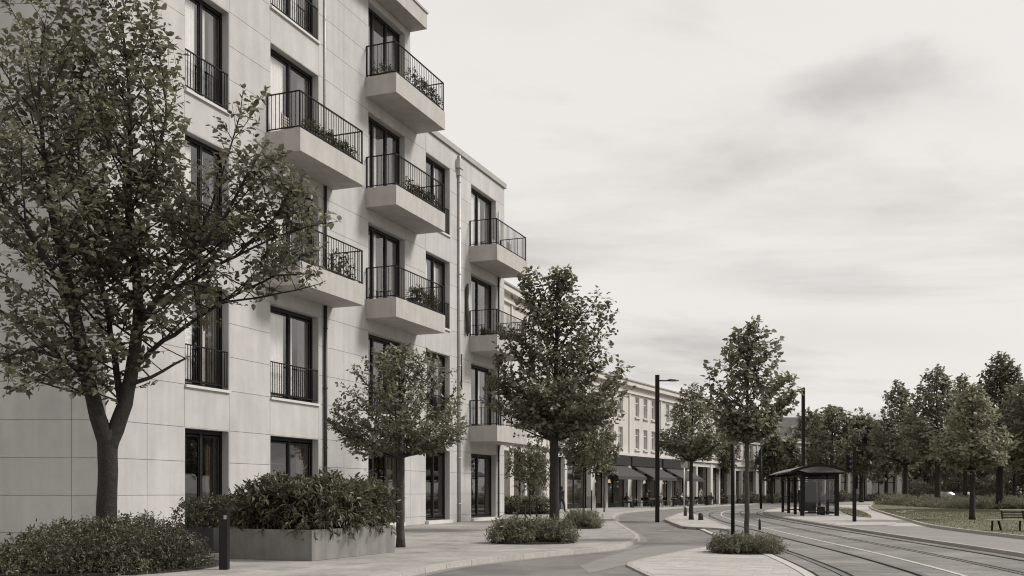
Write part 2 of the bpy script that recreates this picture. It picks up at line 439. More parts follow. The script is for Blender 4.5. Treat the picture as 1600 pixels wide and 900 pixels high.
def make_tree(name, label, base, trunk, blobs, ncl, per, nleaf, leaf, lm, seed, cat='tree', group=None, slen=.35, width=.6,
              limbs=(), barkm='bark', r_tip=.006, up=.5, centre=None, rt=None, spikes=0, step=.45, spread=.8, rz=0.0, steep=1.0, inner=.35, sc=1.0):
    """trunk: list of (x,y,z,r) relative to base (the leader goes on into the crown); limbs: further thick polylines starting near the trunk"""
    rng = np.random.default_rng(seed)
    root = thing(name, label, cat, base, 0, group)
    nodes = []; par = []; fixed = []
    def chain(pts, start=-1):
        last = start
        for i, q in enumerate(pts):
            q = np.array(q, float)
            if last >= 0:
                a = nodes[last]; L = np.linalg.norm(q[:3] - a); k = max(1, int(L / .3)); r0 = fixed[last]
                for j in range(1, k + 1):
                    t = j / k
                    wob = rng.normal(size=3) * .012 if j < k else 0
                    nodes.append(a + (q[:3] - a) * t + wob); par.append(last); fixed.append(r0 + (q[3] - r0) * t); last = len(nodes) - 1
            else:
                nodes.append(q[:3]); par.append(-1); fixed.append(q[3]); last = 0
        return last
    chain(trunk)
    for lb in limbs:
        q0 = np.array(lb[0][:3]); d = [np.linalg.norm(q0 - n) for n in nodes]; j = int(np.argmin(d)); chain(lb[1:] if d[j] < .25 else lb, j)
    nf = len(nodes)
    fork = min(z[2] for z in [b[:3] for b in blobs]) * 0 + (trunk[-1][2] if False else 0)
    P = in_blobs(rng, blobs, ncl, inner)
    cen = np.mean(np.array(blobs)[:, :3], 0) if centre is None else np.array(centre)
    if spikes:
        top = P[P[:, 2] > cen[2]]
        sp = top[rng.choice(len(top), spikes)] if len(top) else P[:spikes]
        o = sp - cen; o /= np.linalg.norm(o, axis=1, keepdims=True); P = np.concatenate([P, sp + (o * .7 + np.array([0, 0, .6])) * rng.uniform(.2, .7, (spikes, 1)) * slen * 2])
    zmin = min(b[2] - b[5] for b in blobs)
    minz_attach = rt if rt is not None else zmin
    order = np.argsort(np.linalg.norm((P - np.array([cen[0], cen[1], zmin])) * [1, 1, .6], axis=1))
    NA = np.array(nodes)
    cap = len(NA)
    buf = np.zeros((cap + ncl * 30 + 4000, 3)); buf[:cap] = NA; cnt = cap
    for i in order:
        p = P[i]
        A = buf[:cnt]; dv = p - A; hd = np.hypot(dv[:, 0], dv[:, 1]); dist = np.sqrt(hd ** 2 + dv[:, 2] ** 2)
        cost = dist + np.maximum(0, steep * .75 * hd - dv[:, 2]) * 1.3 + np.where(A[:, 2] < minz_attach, 50, 0)
        j = int(np.argmin(cost)); a = A[j].copy(); L = dist[j]
        k = max(1, int(L / step)); last = j
        if cnt + k > len(buf) - 2: break
        bow = min(.22 * L, .35)
        for q in range(1, k + 1):
            t = q / k
            pt = a + (p - a) * t; pt[2] -= bow * t * (1 - t) * (1 if dv[j][2] > 0 else -.5)
            if q < k: pt = pt + rng.normal(size=3) * .03
            buf[cnt] = pt; par.append(last); last = cnt; cnt += 1
    nodes = buf[:cnt]
    acc = np.zeros(cnt); e = 2.35
    for i in range(cnt - 1, -1, -1):
        if acc[i] == 0: acc[i] = r_tip ** e
        if par[i] >= 0: acc[par[i]] += acc[i]
    rad = acc ** (1 / e)
    for i in range(nf): rad[i] = fixed[i] if i < nf else rad[i]
    mx_r = max(fixed) * .6
    rad[nf:] = np.minimum(rad[nf:], mx_r)
    # trunk object = the modelled trunk, crown skeleton = limbs
    tm = MB(); 
    tr_me = skeleton_mesh('trunk', nodes[:nf], par[:nf], rad[:nf])
    link('trunk', tr_me, M[barkm], root, base)
    # flare
    lim_par = list(par)
    keep = [i for i in range(nf, cnt)]
    V = skeleton_mesh('branches', nodes, [(-1 if i < nf else par[i]) for i in range(cnt)], rad)
    link('branches', V, M[barkm], root, base)
    Pn = P; o = Pn - cen; o /= (np.linalg.norm(o, axis=1, keepdims=True) + 1e-6)
    tips = np.argmin(((Pn[:, None, :] - nodes[None, nf:cnt, :]) ** 2).sum(-1), 1) + nf
    bd = Pn - nodes[np.array(par)[tips]]; bd /= (np.linalg.norm(bd, axis=1, keepdims=True) + 1e-6)
    o = o * .7 + bd * 1.1; o /= (np.linalg.norm(o, axis=1, keepdims=True) + 1e-6)
    la, (s0, s1) = shoots(rng, Pn, o * 1.6, per, slen, nleaf, leaf, width, up=up, spread=spread)
    me = leaves_mesh('crown', *la)
    tw = MB()
    for q0, q1 in zip(s0, s1): tw.tube([tuple(q0), tuple(q1)], [r_tip * .9, r_tip * .4], 3, cap=False)
    tme = bpy.data.meshes.new('twigs'); tme.from_pydata(tw.v, [], tw.f); tme.update()
    tw_o = link('twigs', tme, M[barkm], root, base); tw_o['kind'] = 'stuff'
    cr_ = link('crown', me, M[lm], root, base); cr_['kind'] = 'stuff'
    root.rotation_euler = (0, 0, rz)
    if sc != 1.0: root.scale = (sc,) * 3
    return root

def grow_tree(name, label, base, trunk, blobs, lm, seed, cat='tree', group=None, limbs=(), barkm='bark', prim=.22, sec=.2, lsp=.075, leaf=.14, width=.7, elev=(38, 72), maxlen=2.4, fork=2.0, secl=(.22, .42), bare=.18, pair=2, lead_r=.02):
    """ascending limbs march outwards until they leave the crown outline; side twigs and paired leaves clothe them"""
    rng = np.random.default_rng(seed)
    root = thing(name, label, cat, base, 0, group)
    B = np.array(blobs)
    def inside(p, k=1.0): return bool((((p - B[:, :3]) / (B[:, 3:6] * k)) ** 2).sum(1).min() < 1)
    zlo = (B[:, 2] - B[:, 5]).min(); zhi = (B[:, 2] + B[:, 5]).max()
    tr = MB(); br = MB(); tw = MB()
    C = []; AX = []; SG = []
    def dens(pts, rr):
        P = [np.array(q, float) for q in pts]; out_ = [P[0]]; ro = [rr[0]]
        for a, b, r0, r1 in zip(P, P[1:], rr, rr[1:]):
            L = np.linalg.norm(b - a); k = max(1, int(L / .25))
            for j in range(1, k + 1):
                t = j / k; out_.append(a + (b - a) * t + (rng.normal(size=3) * .012 if j < k else 0)); ro.append(r0 + (r1 - r0) * t)
        return out_, ro
    axes = []
    tp, trr = dens([q[:3] for q in trunk], [q[3] for q in trunk])
    tr.tube(tp, trr, 12); axes.append((tp, trr))
    for lb in limbs:
        p_, r_ = dens([q[:3] for q in lb], [q[3] for q in lb]); br.tube(p_, r_, 9); axes.append((p_, r_))
    def leaves_on(pts, ax_sp):
        P = np.array(pts); seg = np.linalg.norm(P[1:] - P[:-1], axis=1); s_ = np.concatenate([[0], np.cumsum(seg)]); L = s_[-1]
        n_ = max(1, int(L / ax_sp)); ts = np.linspace(ax_sp * .5, L, n_)
        for j, t in enumerate(ts):
            i = min(len(seg) - 1, np.searchsorted(s_, t) - 1); i = max(i, 0)
            q = P[i] + (P[i + 1] - P[i]) * ((t - s_[i]) / max(seg[i], 1e-6)); C.append(q); AX.append((P[i + 1] - P[i]) / max(seg[i], 1e-6)); SG.append(j)
    az = rng.uniform(0, 6)
    for (ap, ar) in axes:
        acc = 0.0
        if ap is not axes[0][0]: leaves_on(ap[int(len(ap) * .72):], lsp)
        for i in range(1, len(ap)):
            acc += np.linalg.norm(np.array(ap[i]) - ap[i - 1])
            z = ap[i][2]
            if z < fork or acc < prim: continue
            while acc >= prim:
                acc -= prim
                rh = min(1, max(0, (z - fork) / max(.1, zhi - fork)))
                az += 2.4 + rng.normal() * .35
                el = radians(elev[0] + (elev[1] - elev[0]) * rh + rng.normal() * 6)
                d = np.array([cos(az) * cos(el), sin(az) * cos(el), sin(el)])
                p = np.array(ap[i], float); pts = [p.copy()]; L = 0; was = False; stp = .12
                lim = maxlen * rng.uniform(.8, 1.12)
                while L < lim:
                    d = d + np.array([0, 0, .018]) + rng.normal(size=3) * .035; d /= np.linalg.norm(d)
                    p = p + d * stp; L += stp
                    ins = inside(p)
                    if was and not ins: 
                        pts.append(p.copy()); break
                    was = was or ins; pts.append(p.copy())
                if not was or L < .3: continue
                r0 = min(ar[i] * .6, .006 + .009 * L)
                k = len(pts)
                br.tube(pts[::2] if k > 4 else pts, list(np.linspace(r0, .003, len(pts[::2] if k > 4 else pts))), 5, cap=False)
                leaves_on(pts[int(k * .45):], lsp)
                sacc = 0; sgn = 1
                for j in range(1, k - 1):
                    sacc += stp; t = j / k
                    if t < bare or sacc < sec: continue
                    sacc = 0; sgn = -sgn
                    ax = pts[j + 1] - pts[j]; ax /= np.linalg.norm(ax)
                    pr = np.cross(ax, rng.normal(size=3) * .6 + np.array([0, 0, 1.0])); pr /= (np.linalg.norm(pr) + 1e-6)
                    sd = ax * .75 + pr * sgn * .85 + np.array([0, 0, .12]) + rng.normal(size=3) * .18; sd /= np.linalg.norm(sd)
                    sl = min(max(secl[0], (1 - t) * L * .45 + secl[0]), secl[0] + secl[1]) * rng.uniform(.7, 1.2)
                    q0 = pts[j]; q1 = q0 + sd * sl * .5; q2 = q0 + sd * sl + np.array([0, 0, .06]) * sl
                    if not inside(q2, 1.12): q2 = q0 + (q2 - q0) * .6; q1 = q0 + (q1 - q0) * .6
                    tw.tube([q0, q1, q2], [.0055, .004, .002], 3, cap=False)
                    leaves_on([q0 + (q1 - q0) * .3, q1, q2], lsp)
    for nm, mbx in (('trunk', tr), ('branches', br), ('twigs', tw)):
        if not mbx.v: continue
        me = bpy.data.meshes.new(nm); me.from_pydata([tuple(v) for v in mbx.v], [], mbx.f); me.polygons.foreach_set('use_smooth', [True] * len(mbx.f)); me.update()
        o = link(nm, me, M[barkm], root, base)
        if nm != 'trunk': o['kind'] = 'stuff'
    C = np.array(C); AX = np.array(AX); SG = np.array(SG)
    C = np.repeat(C, pair, 0); AX = np.repeat(AX, pair, 0); SG = np.repeat(SG, pair, 0)
    n = len(C)
    side = np.cross(AX, rng.normal(size=(n, 3)) * .35 + np.array([0, 0, 1.0])); side /= (np.linalg.norm(side, axis=1, keepdims=True) + 1e-6)
    side *= np.where(np.arange(n) % 2 == 0, 1, -1)[:, None]
    D = AX * .55 + side * .8 + rng.normal(size=(n, 3)) * .38 + np.array([0, 0, -.10])
    cen = B[:, :3].mean(0); ow = C - cen; ow[:, 2] *= .3; ow /= (np.linalg.norm(ow, axis=1, keepdims=True) + 1e-6)
    Nn = rng.normal(size=(n, 3)) * .42 + np.array([0, 0, .9]) + ow * .45
    D = D / np.linalg.norm(D, axis=1, keepdims=True)
    C = C + D * .02
    Ls = leaf * rng.uniform(.5, 1.25, n)
    me = leaves_mesh('crown', C, D, Nn, Ls, Ls * width * rng.uniform(.8, 1.15, n))
    o = link('crown', me, M[lm], root, base); o['kind'] = 'stuff'
    print(label[:40], 'leaves', n)
    return root

def foliage(name, parent_or_none, base, blobs, n, nleaf, leaf, lm, seed, slen=.22, width=.45, up=.6, hemi=True, per=1, stems=True, inner=.55, spread=.7, droop=.2, lspread=1.0, kind='stuff', origin=None):
    """shrub foliage: leafy shoots over a union of ellipsoids (relative to base), woody stems from the ground"""
    rng = np.random.default_rng(seed)
    P = in_blobs(rng, blobs, n, inner)
    P[:, 2] = np.where(P[:, 2] < 0.02, rng.uniform(.02, .15, len(P)), P[:, 2])
    B = np.array(blobs); cen = B[np.argmin(((P[:, None, :2] - B[None, :, :2]) ** 2).sum(-1), 1)][:, :3]
    o = P - cen; o /= (np.linalg.norm(o, axis=1, keepdims=True) + 1e-6)
    la, (s0, s1) = shoots(rng, P, o, per, slen, nleaf, leaf, width, up=up, spread=spread, droop=droop, lspread=lspread)
    me = leaves_mesh(name, *la)
    fo = link(name, me, M[lm], parent_or_none, base)
    if kind: fo['kind'] = kind
    if stems:
        mb = MB()
        for i in range(0, len(P), max(1, len(P) // 60)):
            c = cen[i]; q = P[i]
            r = (rng.uniform(-.12, .12), rng.uniform(-.12, .12))
            mb.tube([(c[0] + r[0], c[1] + r[1], 0), ((c[0] + q[0]) / 2, (c[1] + q[1]) / 2, q[2] * .6), tuple(q)], [.012, .009, .004], 4)
        V = mb
        me2 = bpy.data.meshes.new('stems'); me2.from_pydata(V.v, [], V.f); me2.update()
        so = link('stems', me2, M['bark'], parent_or_none, base)
        if kind and parent_or_none is None: pass
    return fo

def shrub(name, label, base, blobs, n, nleaf, leaf, lm, seed, cat='shrub', group=None, **k):
    root = thing(name, label, cat, base, 0, group)
    foliage('foliage', root, base, blobs, n, nleaf, leaf, lm, seed, **k)
    return root

# ------------------------------------------------------------------ curves on the ground
def smooth(pts, n=8):
    pts = [np.array(p, float) for p in pts]
    P = [2 * pts[0] - pts[1]] + pts + [2 * pts[-1] - pts[-2]]
    out_ = []
    for i in range(1, len(P) - 2):
        a, b, c, d = P[i - 1], P[i], P[i + 1], P[i + 2]
        for k in range(n):
            t = k / n
            out_.append(.5 * ((2 * b) + (c - a) * t + (2 * a - 5 * b + 4 * c - d) * t * t + (3 * b - a - 3 * c + d) * t ** 3))
    out_.append(P[-2]); return out_
def resample(pts, step):
    pts = [np.array(p, float) for p in pts]; out_ = [pts[0]]; acc = 0
    for a, b in zip(pts, pts[1:]):
        L = np.linalg.norm(b - a)
        if L < 1e-9: continue
        pos = step - acc
        while pos <= L: out_.append(a + (b - a) * pos / L); pos += step
        acc = L - (pos - step)
    if np.linalg.norm(out_[-1] - pts[-1]) > step * .3: out_.append(pts[-1])
    return out_
def offset(pts, d):
    """shift a polyline sideways: positive d to the right of its direction"""
    pts = [np.array(p, float) for p in pts]; out_ = []
    for i, p in enumerate(pts):
        t = pts[min(i + 1, len(pts) - 1)] - pts[max(i - 1, 0)]; t /= np.linalg.norm(t)
        out_.append(p + np.array([t[1], -t[0]]) * d)
    return out_
def ribbon(mb, pts, d0, d1, z, z0=None):
    a = offset(pts, d0); b = offset(pts, d1); n = len(a)
    if z0 is None:
        mb.add([(p[0], p[1], z) for p in a] + [(p[0], p[1], z) for p in b], [(i + 1, i, n + i, n + i + 1) for i in range(n - 1)])
    else:
        for i in range(n - 1):
            q = [a[i], a[i + 1], b[i + 1], b[i]]
            mb.hexa([(p[0], p[1], z0) for p in q[::-1]], [(p[0], p[1], z) for p in q[::-1]])
def clip_rect(poly, rect):
    """clip polygon by a convex polygon (counter-clockwise)"""
    outp = [np.array(p, float) for p in poly]
    n = len(rect)
    for i in range(n):
        a = np.array(rect[i]); b = np.array(rect[(i + 1) % n]); e = b - a
        inp = outp; outp = []
        if not inp: return []
        sd = [e[0] * (p[1] - a[1]) - e[1] * (p[0] - a[0]) for p in inp]
        for j in range(len(inp)):
            p, q = inp[j - 1], inp[j]; sp, sq = sd[j - 1], sd[j]
            if sq >= 0:
                if sp < 0: outp.append(p + (q - p) * sp / (sp - sq))
                outp.append(q)
            elif sp >= 0: outp.append(p + (q - p) * sp / (sp - sq))
    return outp
def area(p): return .5 * sum(p[i][0] * p[(i + 1) % len(p)][1] - p[(i + 1) % len(p)][0] * p[i][1] for i in range(len(p)))
def inpoly(x, y, poly):
    c = False; n = len(poly); j = n - 1
    for i in range(n):
        if (poly[i][1] > y) != (poly[j][1] > y) and x < (poly[j][0] - poly[i][0]) * (y - poly[i][1]) / (poly[j][1] - poly[i][1]) + poly[i][0]: c = not c
        j = i
    return c
def slab_mesh(mb, poly, z, th=.02, gap=.006, rng=random):
    c = sum(poly, np.zeros(2)) / len(poly)
    q = []
    q = list(poly)
    dz = rng.uniform(-.0015, .0015)
    n = len(q)
    mb.add([(p[0], p[1], z - th) for p in q] + [(p[0], p[1], z + dz) for p in q],
           [tuple(range(n, 2 * n))] + [(i, (i + 1) % n, n + (i + 1) % n, n + i) for i in range(n)])
def pave(name, poly, z, d, L, W, mat_, parent, near=300, bond=.5, far_name=None, maxY=200, gap=.006):
    """lay slabs over a polygon in running bond: the nearest as single parts, the rest as one mass"""
    d = np.array(d, float); d /= np.linalg.norm(d); nrm = np.array([-d[1], d[0]])
    P = np.array([[np.dot(p, d), np.dot(p, nrm)] for p in poly])
    u0, v0 = P.min(0); u1, v1 = P.max(0)
    rects = []
    iv = 0; v = math.floor(v0 / W) * W
    rnd_ = random.Random(5)
    while v < v1:
        u = math.floor(u0 / L) * L - L + (L * bond if iv % 2 else 0)
        while u < u1:
            e_ = gap * .6
            def put(ua, ub, dep):
                r = [(ua + e_, v + e_), (ub - e_, v + e_), (ub - e_, v + W - e_), (ua + e_, v + W - e_)]
                wr = [d * a + nrm * b for a, b in r]
                if sum(q[1] for q in wr) / 4 >= maxY: return
                c = clip_rect(poly, wr)
                if len(c) < 3 or abs(area(c)) < .04 * L * W: return
                if area(c) < 0: c = c[::-1]
                dd = []
                for p in c:
                    if not dd or np.linalg.norm(p - dd[-1]) > 1e-4: dd.append(p)
                if len(dd) > 1 and np.linalg.norm(dd[0] - dd[-1]) < 1e-4: dd.pop()
                if len(dd) < 3: return
                bad = False
                if len(dd) > 4:
                    cm = sum(dd, np.zeros(2)) / len(dd)
                    for k in range(len(dd)):
                        m_ = (dd[k] + dd[(k + 1) % len(dd)]) / 2; m_ = m_ + (cm - m_) * .01
                        if np.linalg.norm(dd[k] - dd[(k + 1) % len(dd)]) > .03 and not inpoly(m_[0], m_[1], poly): bad = True; break
                if bad:
                    if dep < 3: put(ua, (ua + ub) / 2, dep + 1); put((ua + ub) / 2, ub, dep + 1)
                    return
                cx = sum(q[0] for q in dd) / len(dd); cy = sum(q[1] for q in dd) / len(dd)
                vis = cy > 15.6 and abs(cx / cy) < .53
                rects.append((0 if vis else 1, cy, dd))
            put(u, u + L, 0)
            u += L
        v += W; iv += 1
    rects.sort(key=lambda t: (t[0], t[1]))
    far = MB()
    for i, (nv, cy, c) in enumerate(rects):
        if nv == 0 and i < near:
            mb = MB(); slab_mesh(mb, c, z, gap=gap, rng=rnd_); mb.build(name, mat_, parent)
        else: slab_mesh(far, c, z, gap=gap, rng=rnd_)
    far.build(name, mat_, parent, kind='stuff')
def kerb(line, parent, z0=-.16, z1=0.004, w=.16, d0=0.0, length=1.0, maxn=200, name='kerb_stone', mat_='kerb'):
    """kerb stones with open joints along a ground line, to the right of it"""
    pts = resample(line, length); rest = MB()
    for i in range(len(pts) - 1):
        a, b = pts[i], pts[i + 1]; t = (b - a); L = np.linalg.norm(t)
        if L < .05: continue
        t /= L; r = np.array([t[1], -t[0]])
        a2 = a + t * .006; b2 = b - t * .006
        q = [a2 + r * d0, b2 + r * d0, b2 + r * (d0 + w), a2 + r * (d0 + w)]
        ch = .015
        mb = MB() if i < maxn else rest
        qa = [a2 + r * d0, b2 + r * d0, b2 + r * (d0 + w - ch), a2 + r * (d0 + w - ch)]
        mb.hexa([(p[0], p[1], z0) for p in q[::-1]], [(p[0], p[1], z1) for p in qa[::-1]])
        if i < maxn: mb.build(name, M[mat_], parent)
    rest.build(name, M[mat_], parent, kind='stuff')
# ================================================================== GROUND
RZ = -0.10        # level of the carriageway and tram track
dF = np.array([.365, .931]); dF = dF / np.linalg.norm(dF)
nF = np.array([dF[1], -dF[0]])
CORN = np.array([-.386, 50.8])
mb = MB(); mb.add([(-1500, -60, -.25), (1500, -60, -.25), (1500, 3000, -.25), (-1500, 3000, -.25)], [(0, 1, 2, 3)])
tag(mb.build('ground', M['earth']), kind='structure')
mb = MB(); mb.add([(-40, -12, RZ), (150, -12, RZ), (150, 240, RZ), (-40, 240, RZ)], [(0, 1, 2, 3)])
tag(mb.build('road', M['asphalt']), kind='structure')

# tram track centre lines
T1 = smooth([(4.6, -4), (5.1, 6), (5.85, 14), (6.55, 18.5), (7.2, 24), (7.9, 32), (9.2, 45), (10.4, 55), (11.9, 64), (14.8, 76), (19.6, 88), (28.5, 102), (42, 115), (62, 128), (95, 142)], 8)
T1 = resample(T1, .8)
T2 = offset(T1, 3.1)

# left pavement
KL = [g(600, 899), g(710, 879), g(830, 865.5), g(960, 853.5), g(990, 845.5), g(1000, 838.5), g(990, 830), g(973, 820), g(962, 811), g(962, 805), g(974, 800), g(1005, 797), g(1050, 793.5), g(1100, 791), g(1160, 788), g(1207, 786), (50, 141), (80, 156)]
KL = [(-5.4, 7.2)] + KL
KL = resample(smooth(KL, 7), .35)
side_poly = [tuple(p) for p in offset(KL, -.05)] + [(80, 175), (-14, 110), (-14, 20), (-30, 20), (-30, 5)]
sw = MB(); sw.prism([tuple(p) for p in side_poly], -.22, -.022)
SW = tag(sw.build('pavement', M['joint']), kind='structure')
inner = offset(KL, -.17)
slab_poly = [np.array(p) for p in inner] + [np.array(q) for q in [(79.8, 175), (-13.9, 110), (-13.9, 20.1), (-29.9, 20.1), (-29.9, 5)]]
pave('paving_slab', slab_poly, 0.0, dF, .8, .5, M['slab'], SW, near=230, maxY=112)
kerb(KL[::1], SW, z0=-.2, z1=.004, w=.16, d0=-.16, length=1.05, maxn=120)
mb = MB(); ribbon(mb, KL, .0, .22, RZ + .004)
tag(mb.build('gutter', M['trackl'] if False else M['asphaltl']), kind='structure')

# front plaza between road and tram
pe = resample([p for p in offset(T1, -1.18)], .5)
pe = [p for p in pe if 1.0 < p[1] < 24.4]
fr_ = [g(1108, 856, RZ), g(1060, 865, RZ), g(1020, 873, RZ), g(982, 883, RZ), g(1003, 893, RZ), g(1050, 915, RZ), (1.6, 9), (1.2, 1)]
pl = [np.array(p) for p in pe] + [np.array(g(1205, 853, RZ))] + [np.array(p) for p in fr_]
mb = MB(); mb.prism([tuple(p) for p in pl], RZ - .05, RZ + .008)
PL = tag(mb.build('plaza', M['joint']), kind='structure')
tdir = np.array([.28, .96])
pave('paving_slab', pl, RZ + .03, (tdir[1], -tdir[0]), .6, .3, M['slabp'], PL, near=200, gap=.004)
ed = [np.array(p) for p in fr_[:6]]
kerb(ed[::-1], PL, z0=-.16, z1=RZ + .034, w=.10, d0=-.10, length=.8, maxn=40, name='edging_stone')
# paler crossing patch in the carriageway
cp = [g(960, 885, RZ), g(1000, 862, RZ), g(1040, 861, RZ), g(1095, 857, RZ), g(1060, 866, RZ), g(1020, 874, RZ), g(980, 884, RZ)]
mb = MB(); mb.add([(a, b, RZ + .004) for a, b in [g(962, 866, RZ), g(1000, 856, RZ), g(1060, 852, RZ), g(1110, 854, RZ), g(1056, 865.5, RZ), g(1016, 873.5, RZ), g(978, 883, RZ), g(920, 896, RZ), g(905, 884, RZ)]], [tuple(range(9))[::-1]])
tag(mb.build('crossing', M['asphaltl']), kind='structure')

# tram bed: concrete panels with joints, rails with grooves, pale strips
mb = MB(); ribbon(mb, T1, -1.16, 4.12, RZ + .004)
TB = tag(mb.build('tram_track', M['joint']), kind='structure')
near_n = 0
seg = resample(T1, 2.2)
far = MB()
for (d0, d1) in [(-1.10, -.75), (-.515, .515), (.75, 1.24), (1.38, 2.35), (2.585, 3.615), (3.84, 4.08)]:
    for i in range(len(seg) - 1):
        a, b = np.array(seg[i]), np.array(seg[i + 1]); t = b - a; L = np.linalg.norm(t); t /= L
        # shape each panel to the curve by using neighbours' offset normals
        o0 = offset(seg, d0); o1 = offset(seg, d1)
        q = [o0[i] + t * .012, o0[i + 1] - t * .012, o1[i + 1] - t * .012, o1[i] + t * .012]
        q = q[::-1]
        vis = 14 < a[1] < 60 and near_n < 190
        m2 = MB() if vis else far
        m2.add([(p[0], p[1], RZ + .005) for p in q] + [(p[0], p[1], RZ + .03) for p in q], [(4, 5, 6, 7), (0, 1, 5, 4), (1, 2, 6, 5), (2, 3, 7, 6), (3, 0, 4, 7)])
        if vis: m2.build('track_panel', M['track'], TB); near_n += 1
far.build('track_panel', M['track'], TB, kind='stuff')
for c in (0, 3.1):
    for s in (-.67, .67):
        mb = MB(); ribbon(mb, T1, c + s - .055, c + s + .055, RZ + .036, RZ)
        r = mb.build('rail', M['rail'], TB)
        mb = MB(); ribbon(mb, T1, c + s + (.056 if s < 0 else -.125), c + s + (.125 if s < 0 else -.056), RZ + .014, RZ)
        mb.build('groove', M['groove'], r)
mb = MB(); ribbon(mb, T1, 1.26, 1.36, RZ + .036, RZ); mb.build('pale_strip', M['trackl'], TB)
mb = MB(); ribbon(mb, [p for p in T1 if p[1] < 40], -1.36, -1.19, RZ + .042, RZ); mb.build('pale_strip', M['trackl'], TB)

# median island
isl = [g(1037, 811), g(1052, 817), g(1067, 822.5), g(1090, 824), g(1112, 824.5), g(1130, 826), g(1147, 829), g(1140, 823), g(1118, 815), g(1100, 808), g(1082, 802), g(1070, 800), g(1060, 802)]
isl = isl[::-1]
isc = [np.array(p) for p in isl]
cc = sum(isc, np.zeros(2)) / len(isc)
mb = MB(); mb.prism([tuple(p + (cc - p) / np.linalg.norm(cc - p) * .06) for p in isc], -.2, -.02)
IS = tag(mb.build('traffic_island', M['joint']), kind='structure')
cc = sum(isc, np.zeros(2)) / len(isc)
ins = [p + (cc - p) / np.linalg.norm(cc - p) * .2 for p in isc]
pave('paving_slab', ins, 0.0, dF, .9, .6, M['slabp'], IS, near=60)
loop_ = isc + [isc[0]]
kerb(loop_[::-1], IS, z0=-.2, z1=.004, w=.18, d0=-.17 if area(isc) < 0 else .0, length=1.0, maxn=60)
mb = MB(); ribbon(mb, [np.array(p) for p in [g(1116, 822, RZ), g(1150, 835, RZ), g(1170, 841, RZ), g(1200, 850, RZ)]], 0, .13, RZ + .012)
tag(mb.build('lane_line', M['paint']), kind='structure')
mb = MB()
for (X, y, w_, l_) in [(995, 814.5, .5, .35), (1037, 829, .7, .3), (1020, 838, .35, .2), (1065, 846, .3, .25)]:
    a = g(X, y, RZ)
    n = 9; r = random.Random(X)
    mb.add([(a[0] + cos(2 * pi * k / n) * w_ * .5 * r.uniform(.6, 1.2), a[1] + sin(2 * pi * k / n) * l_ * r.uniform(.6, 1.3), RZ + .009) for k in range(n)], [tuple(range(n))])
tag(mb.build('worn_paint_patch', M['paint']), kind='structure')

# right-hand side: lane, platform, park
RK = offset(T1, 4.14)
RK = [p for p in RK]
rp = [tuple(p) for p in offset(RK, .05) if p[1] > -3] + [(150, 150), (150, -3)]
mb = MB(); mb.prism(rp, -.2, 0.0)
LANE = tag(mb.build('cycle_lane', M['asphaltl']), kind='structure')
kerb([p for p in RK if p[1] > 8][::-1], LANE, z0=-.18, z1=.012, w=.15, d0=-.15, length=1.2, maxn=90)
pf = [p for p in RK if 40 < p[1] < 96]
pb = [p for p in offset(T1, 8.3) if 44 < p[1] < 96]
pfp = [p + np.array([.16, 0]) for p in pf] + pb[::-1] + [np.array(g(1400, 817)), np.array(g(1398, 820.5)), np.array(g(1385, 822))]
mb = MB(); mb.prism([tuple(p) for p in pfp], -.05, .010)
PF = tag(mb.build('tram_platform', M['joint']), kind='structure')
pave('paving_slab', pfp, .028, (.2, .98), 1.2, .8, M['slabp'], PF, near=90)
# park lawn and its kerb
LK = [(9.8, 4), (13.2, 14), g(1750, 860), g(1600, 842), g(1500, 830), g(1450, 822), g(1415, 812), g(1385, 803), g(1366, 796.5), g(1361, 792), g(1368, 788), g(1390, 785), g(1440, 783), (80, 130), (150, 150)]
LK = resample(smooth(LK, 6), .5)
lawn = [tuple(p) for p in LK] + [(150, 4)]
mb = MB(); mb.prism(lawn, -.05, .07)
LAWN = tag(mb.build('lawn', M['grass']), kind='structure')
kerb([p for p in LK][::-1], LAWN, z0=-.05, z1=.10, w=.14, d0=.0, length=1.2, maxn=80)
# path and grass wedge beyond the platform
gp = [g(1306, 792.5), g(1330, 795), g(1350, 801), g(1362, 808), g(1352, 809), g(1335, 807), g(1318, 801)]
mb = MB(); mb.prism(gp, -.01, .05)
tag(mb.build('grass_wedge', M['grass']), kind='structure')
ptp = [g(1392, 822), g(1362, 809.5), g(1350, 801.5), g(1330, 793.5), g(1310, 789.5), g(1300, 785), g(1350, 782), g(1392, 783), g(1364, 787.5), g(1357, 792), g(1362, 797), g(1384, 804.5), g(1410, 812), g(1448, 823)]
mb = MB(); mb.prism(ptp, -.01, .006)
tag(mb.build('park_path', M['gravel']), kind='structure')
mb = MB(); mb.prism([g(1396, 799, .07), g(1420, 796.5, .07), g(1436, 797.5, .07), g(1410, 801, .07)], .05, .076)
tag(mb.build('sand_patch', M['gravel']), kind='structure')

# grass blades on the lawn and wedge
rng = np.random.default_rng(3)
pts = []
for _ in range(90000):
    y_ = rng.uniform(30, 75) if rng.random() < .8 else rng.uniform(18, 100); x_ = rng.uniform(12, 50)
    if abs(x_ / y_) < .56 and inpoly(x_, y_, lawn): pts.append((x_, y_, .07))
    elif inpoly(x_, y_, gp): pts.append((x_, y_, .05))
pts = np.array(pts[:42000])
n = len(pts)
me = leaves_mesh('grass_blades', pts, rng.normal(size=(n, 3)) * [.5, .5, 0] + [0, 0, 1], unit(rng, n), rng.uniform(.02, .055, n) * (1 + .6 * (pts[:, 1] > 50)), rng.uniform(.012, .03, n))
o = link('grass', me, M['lawnblade'], None, (0, 0, 0)); tag(o, 'short summer grass growing on the park lawn', 'grass', None, 'stuff')

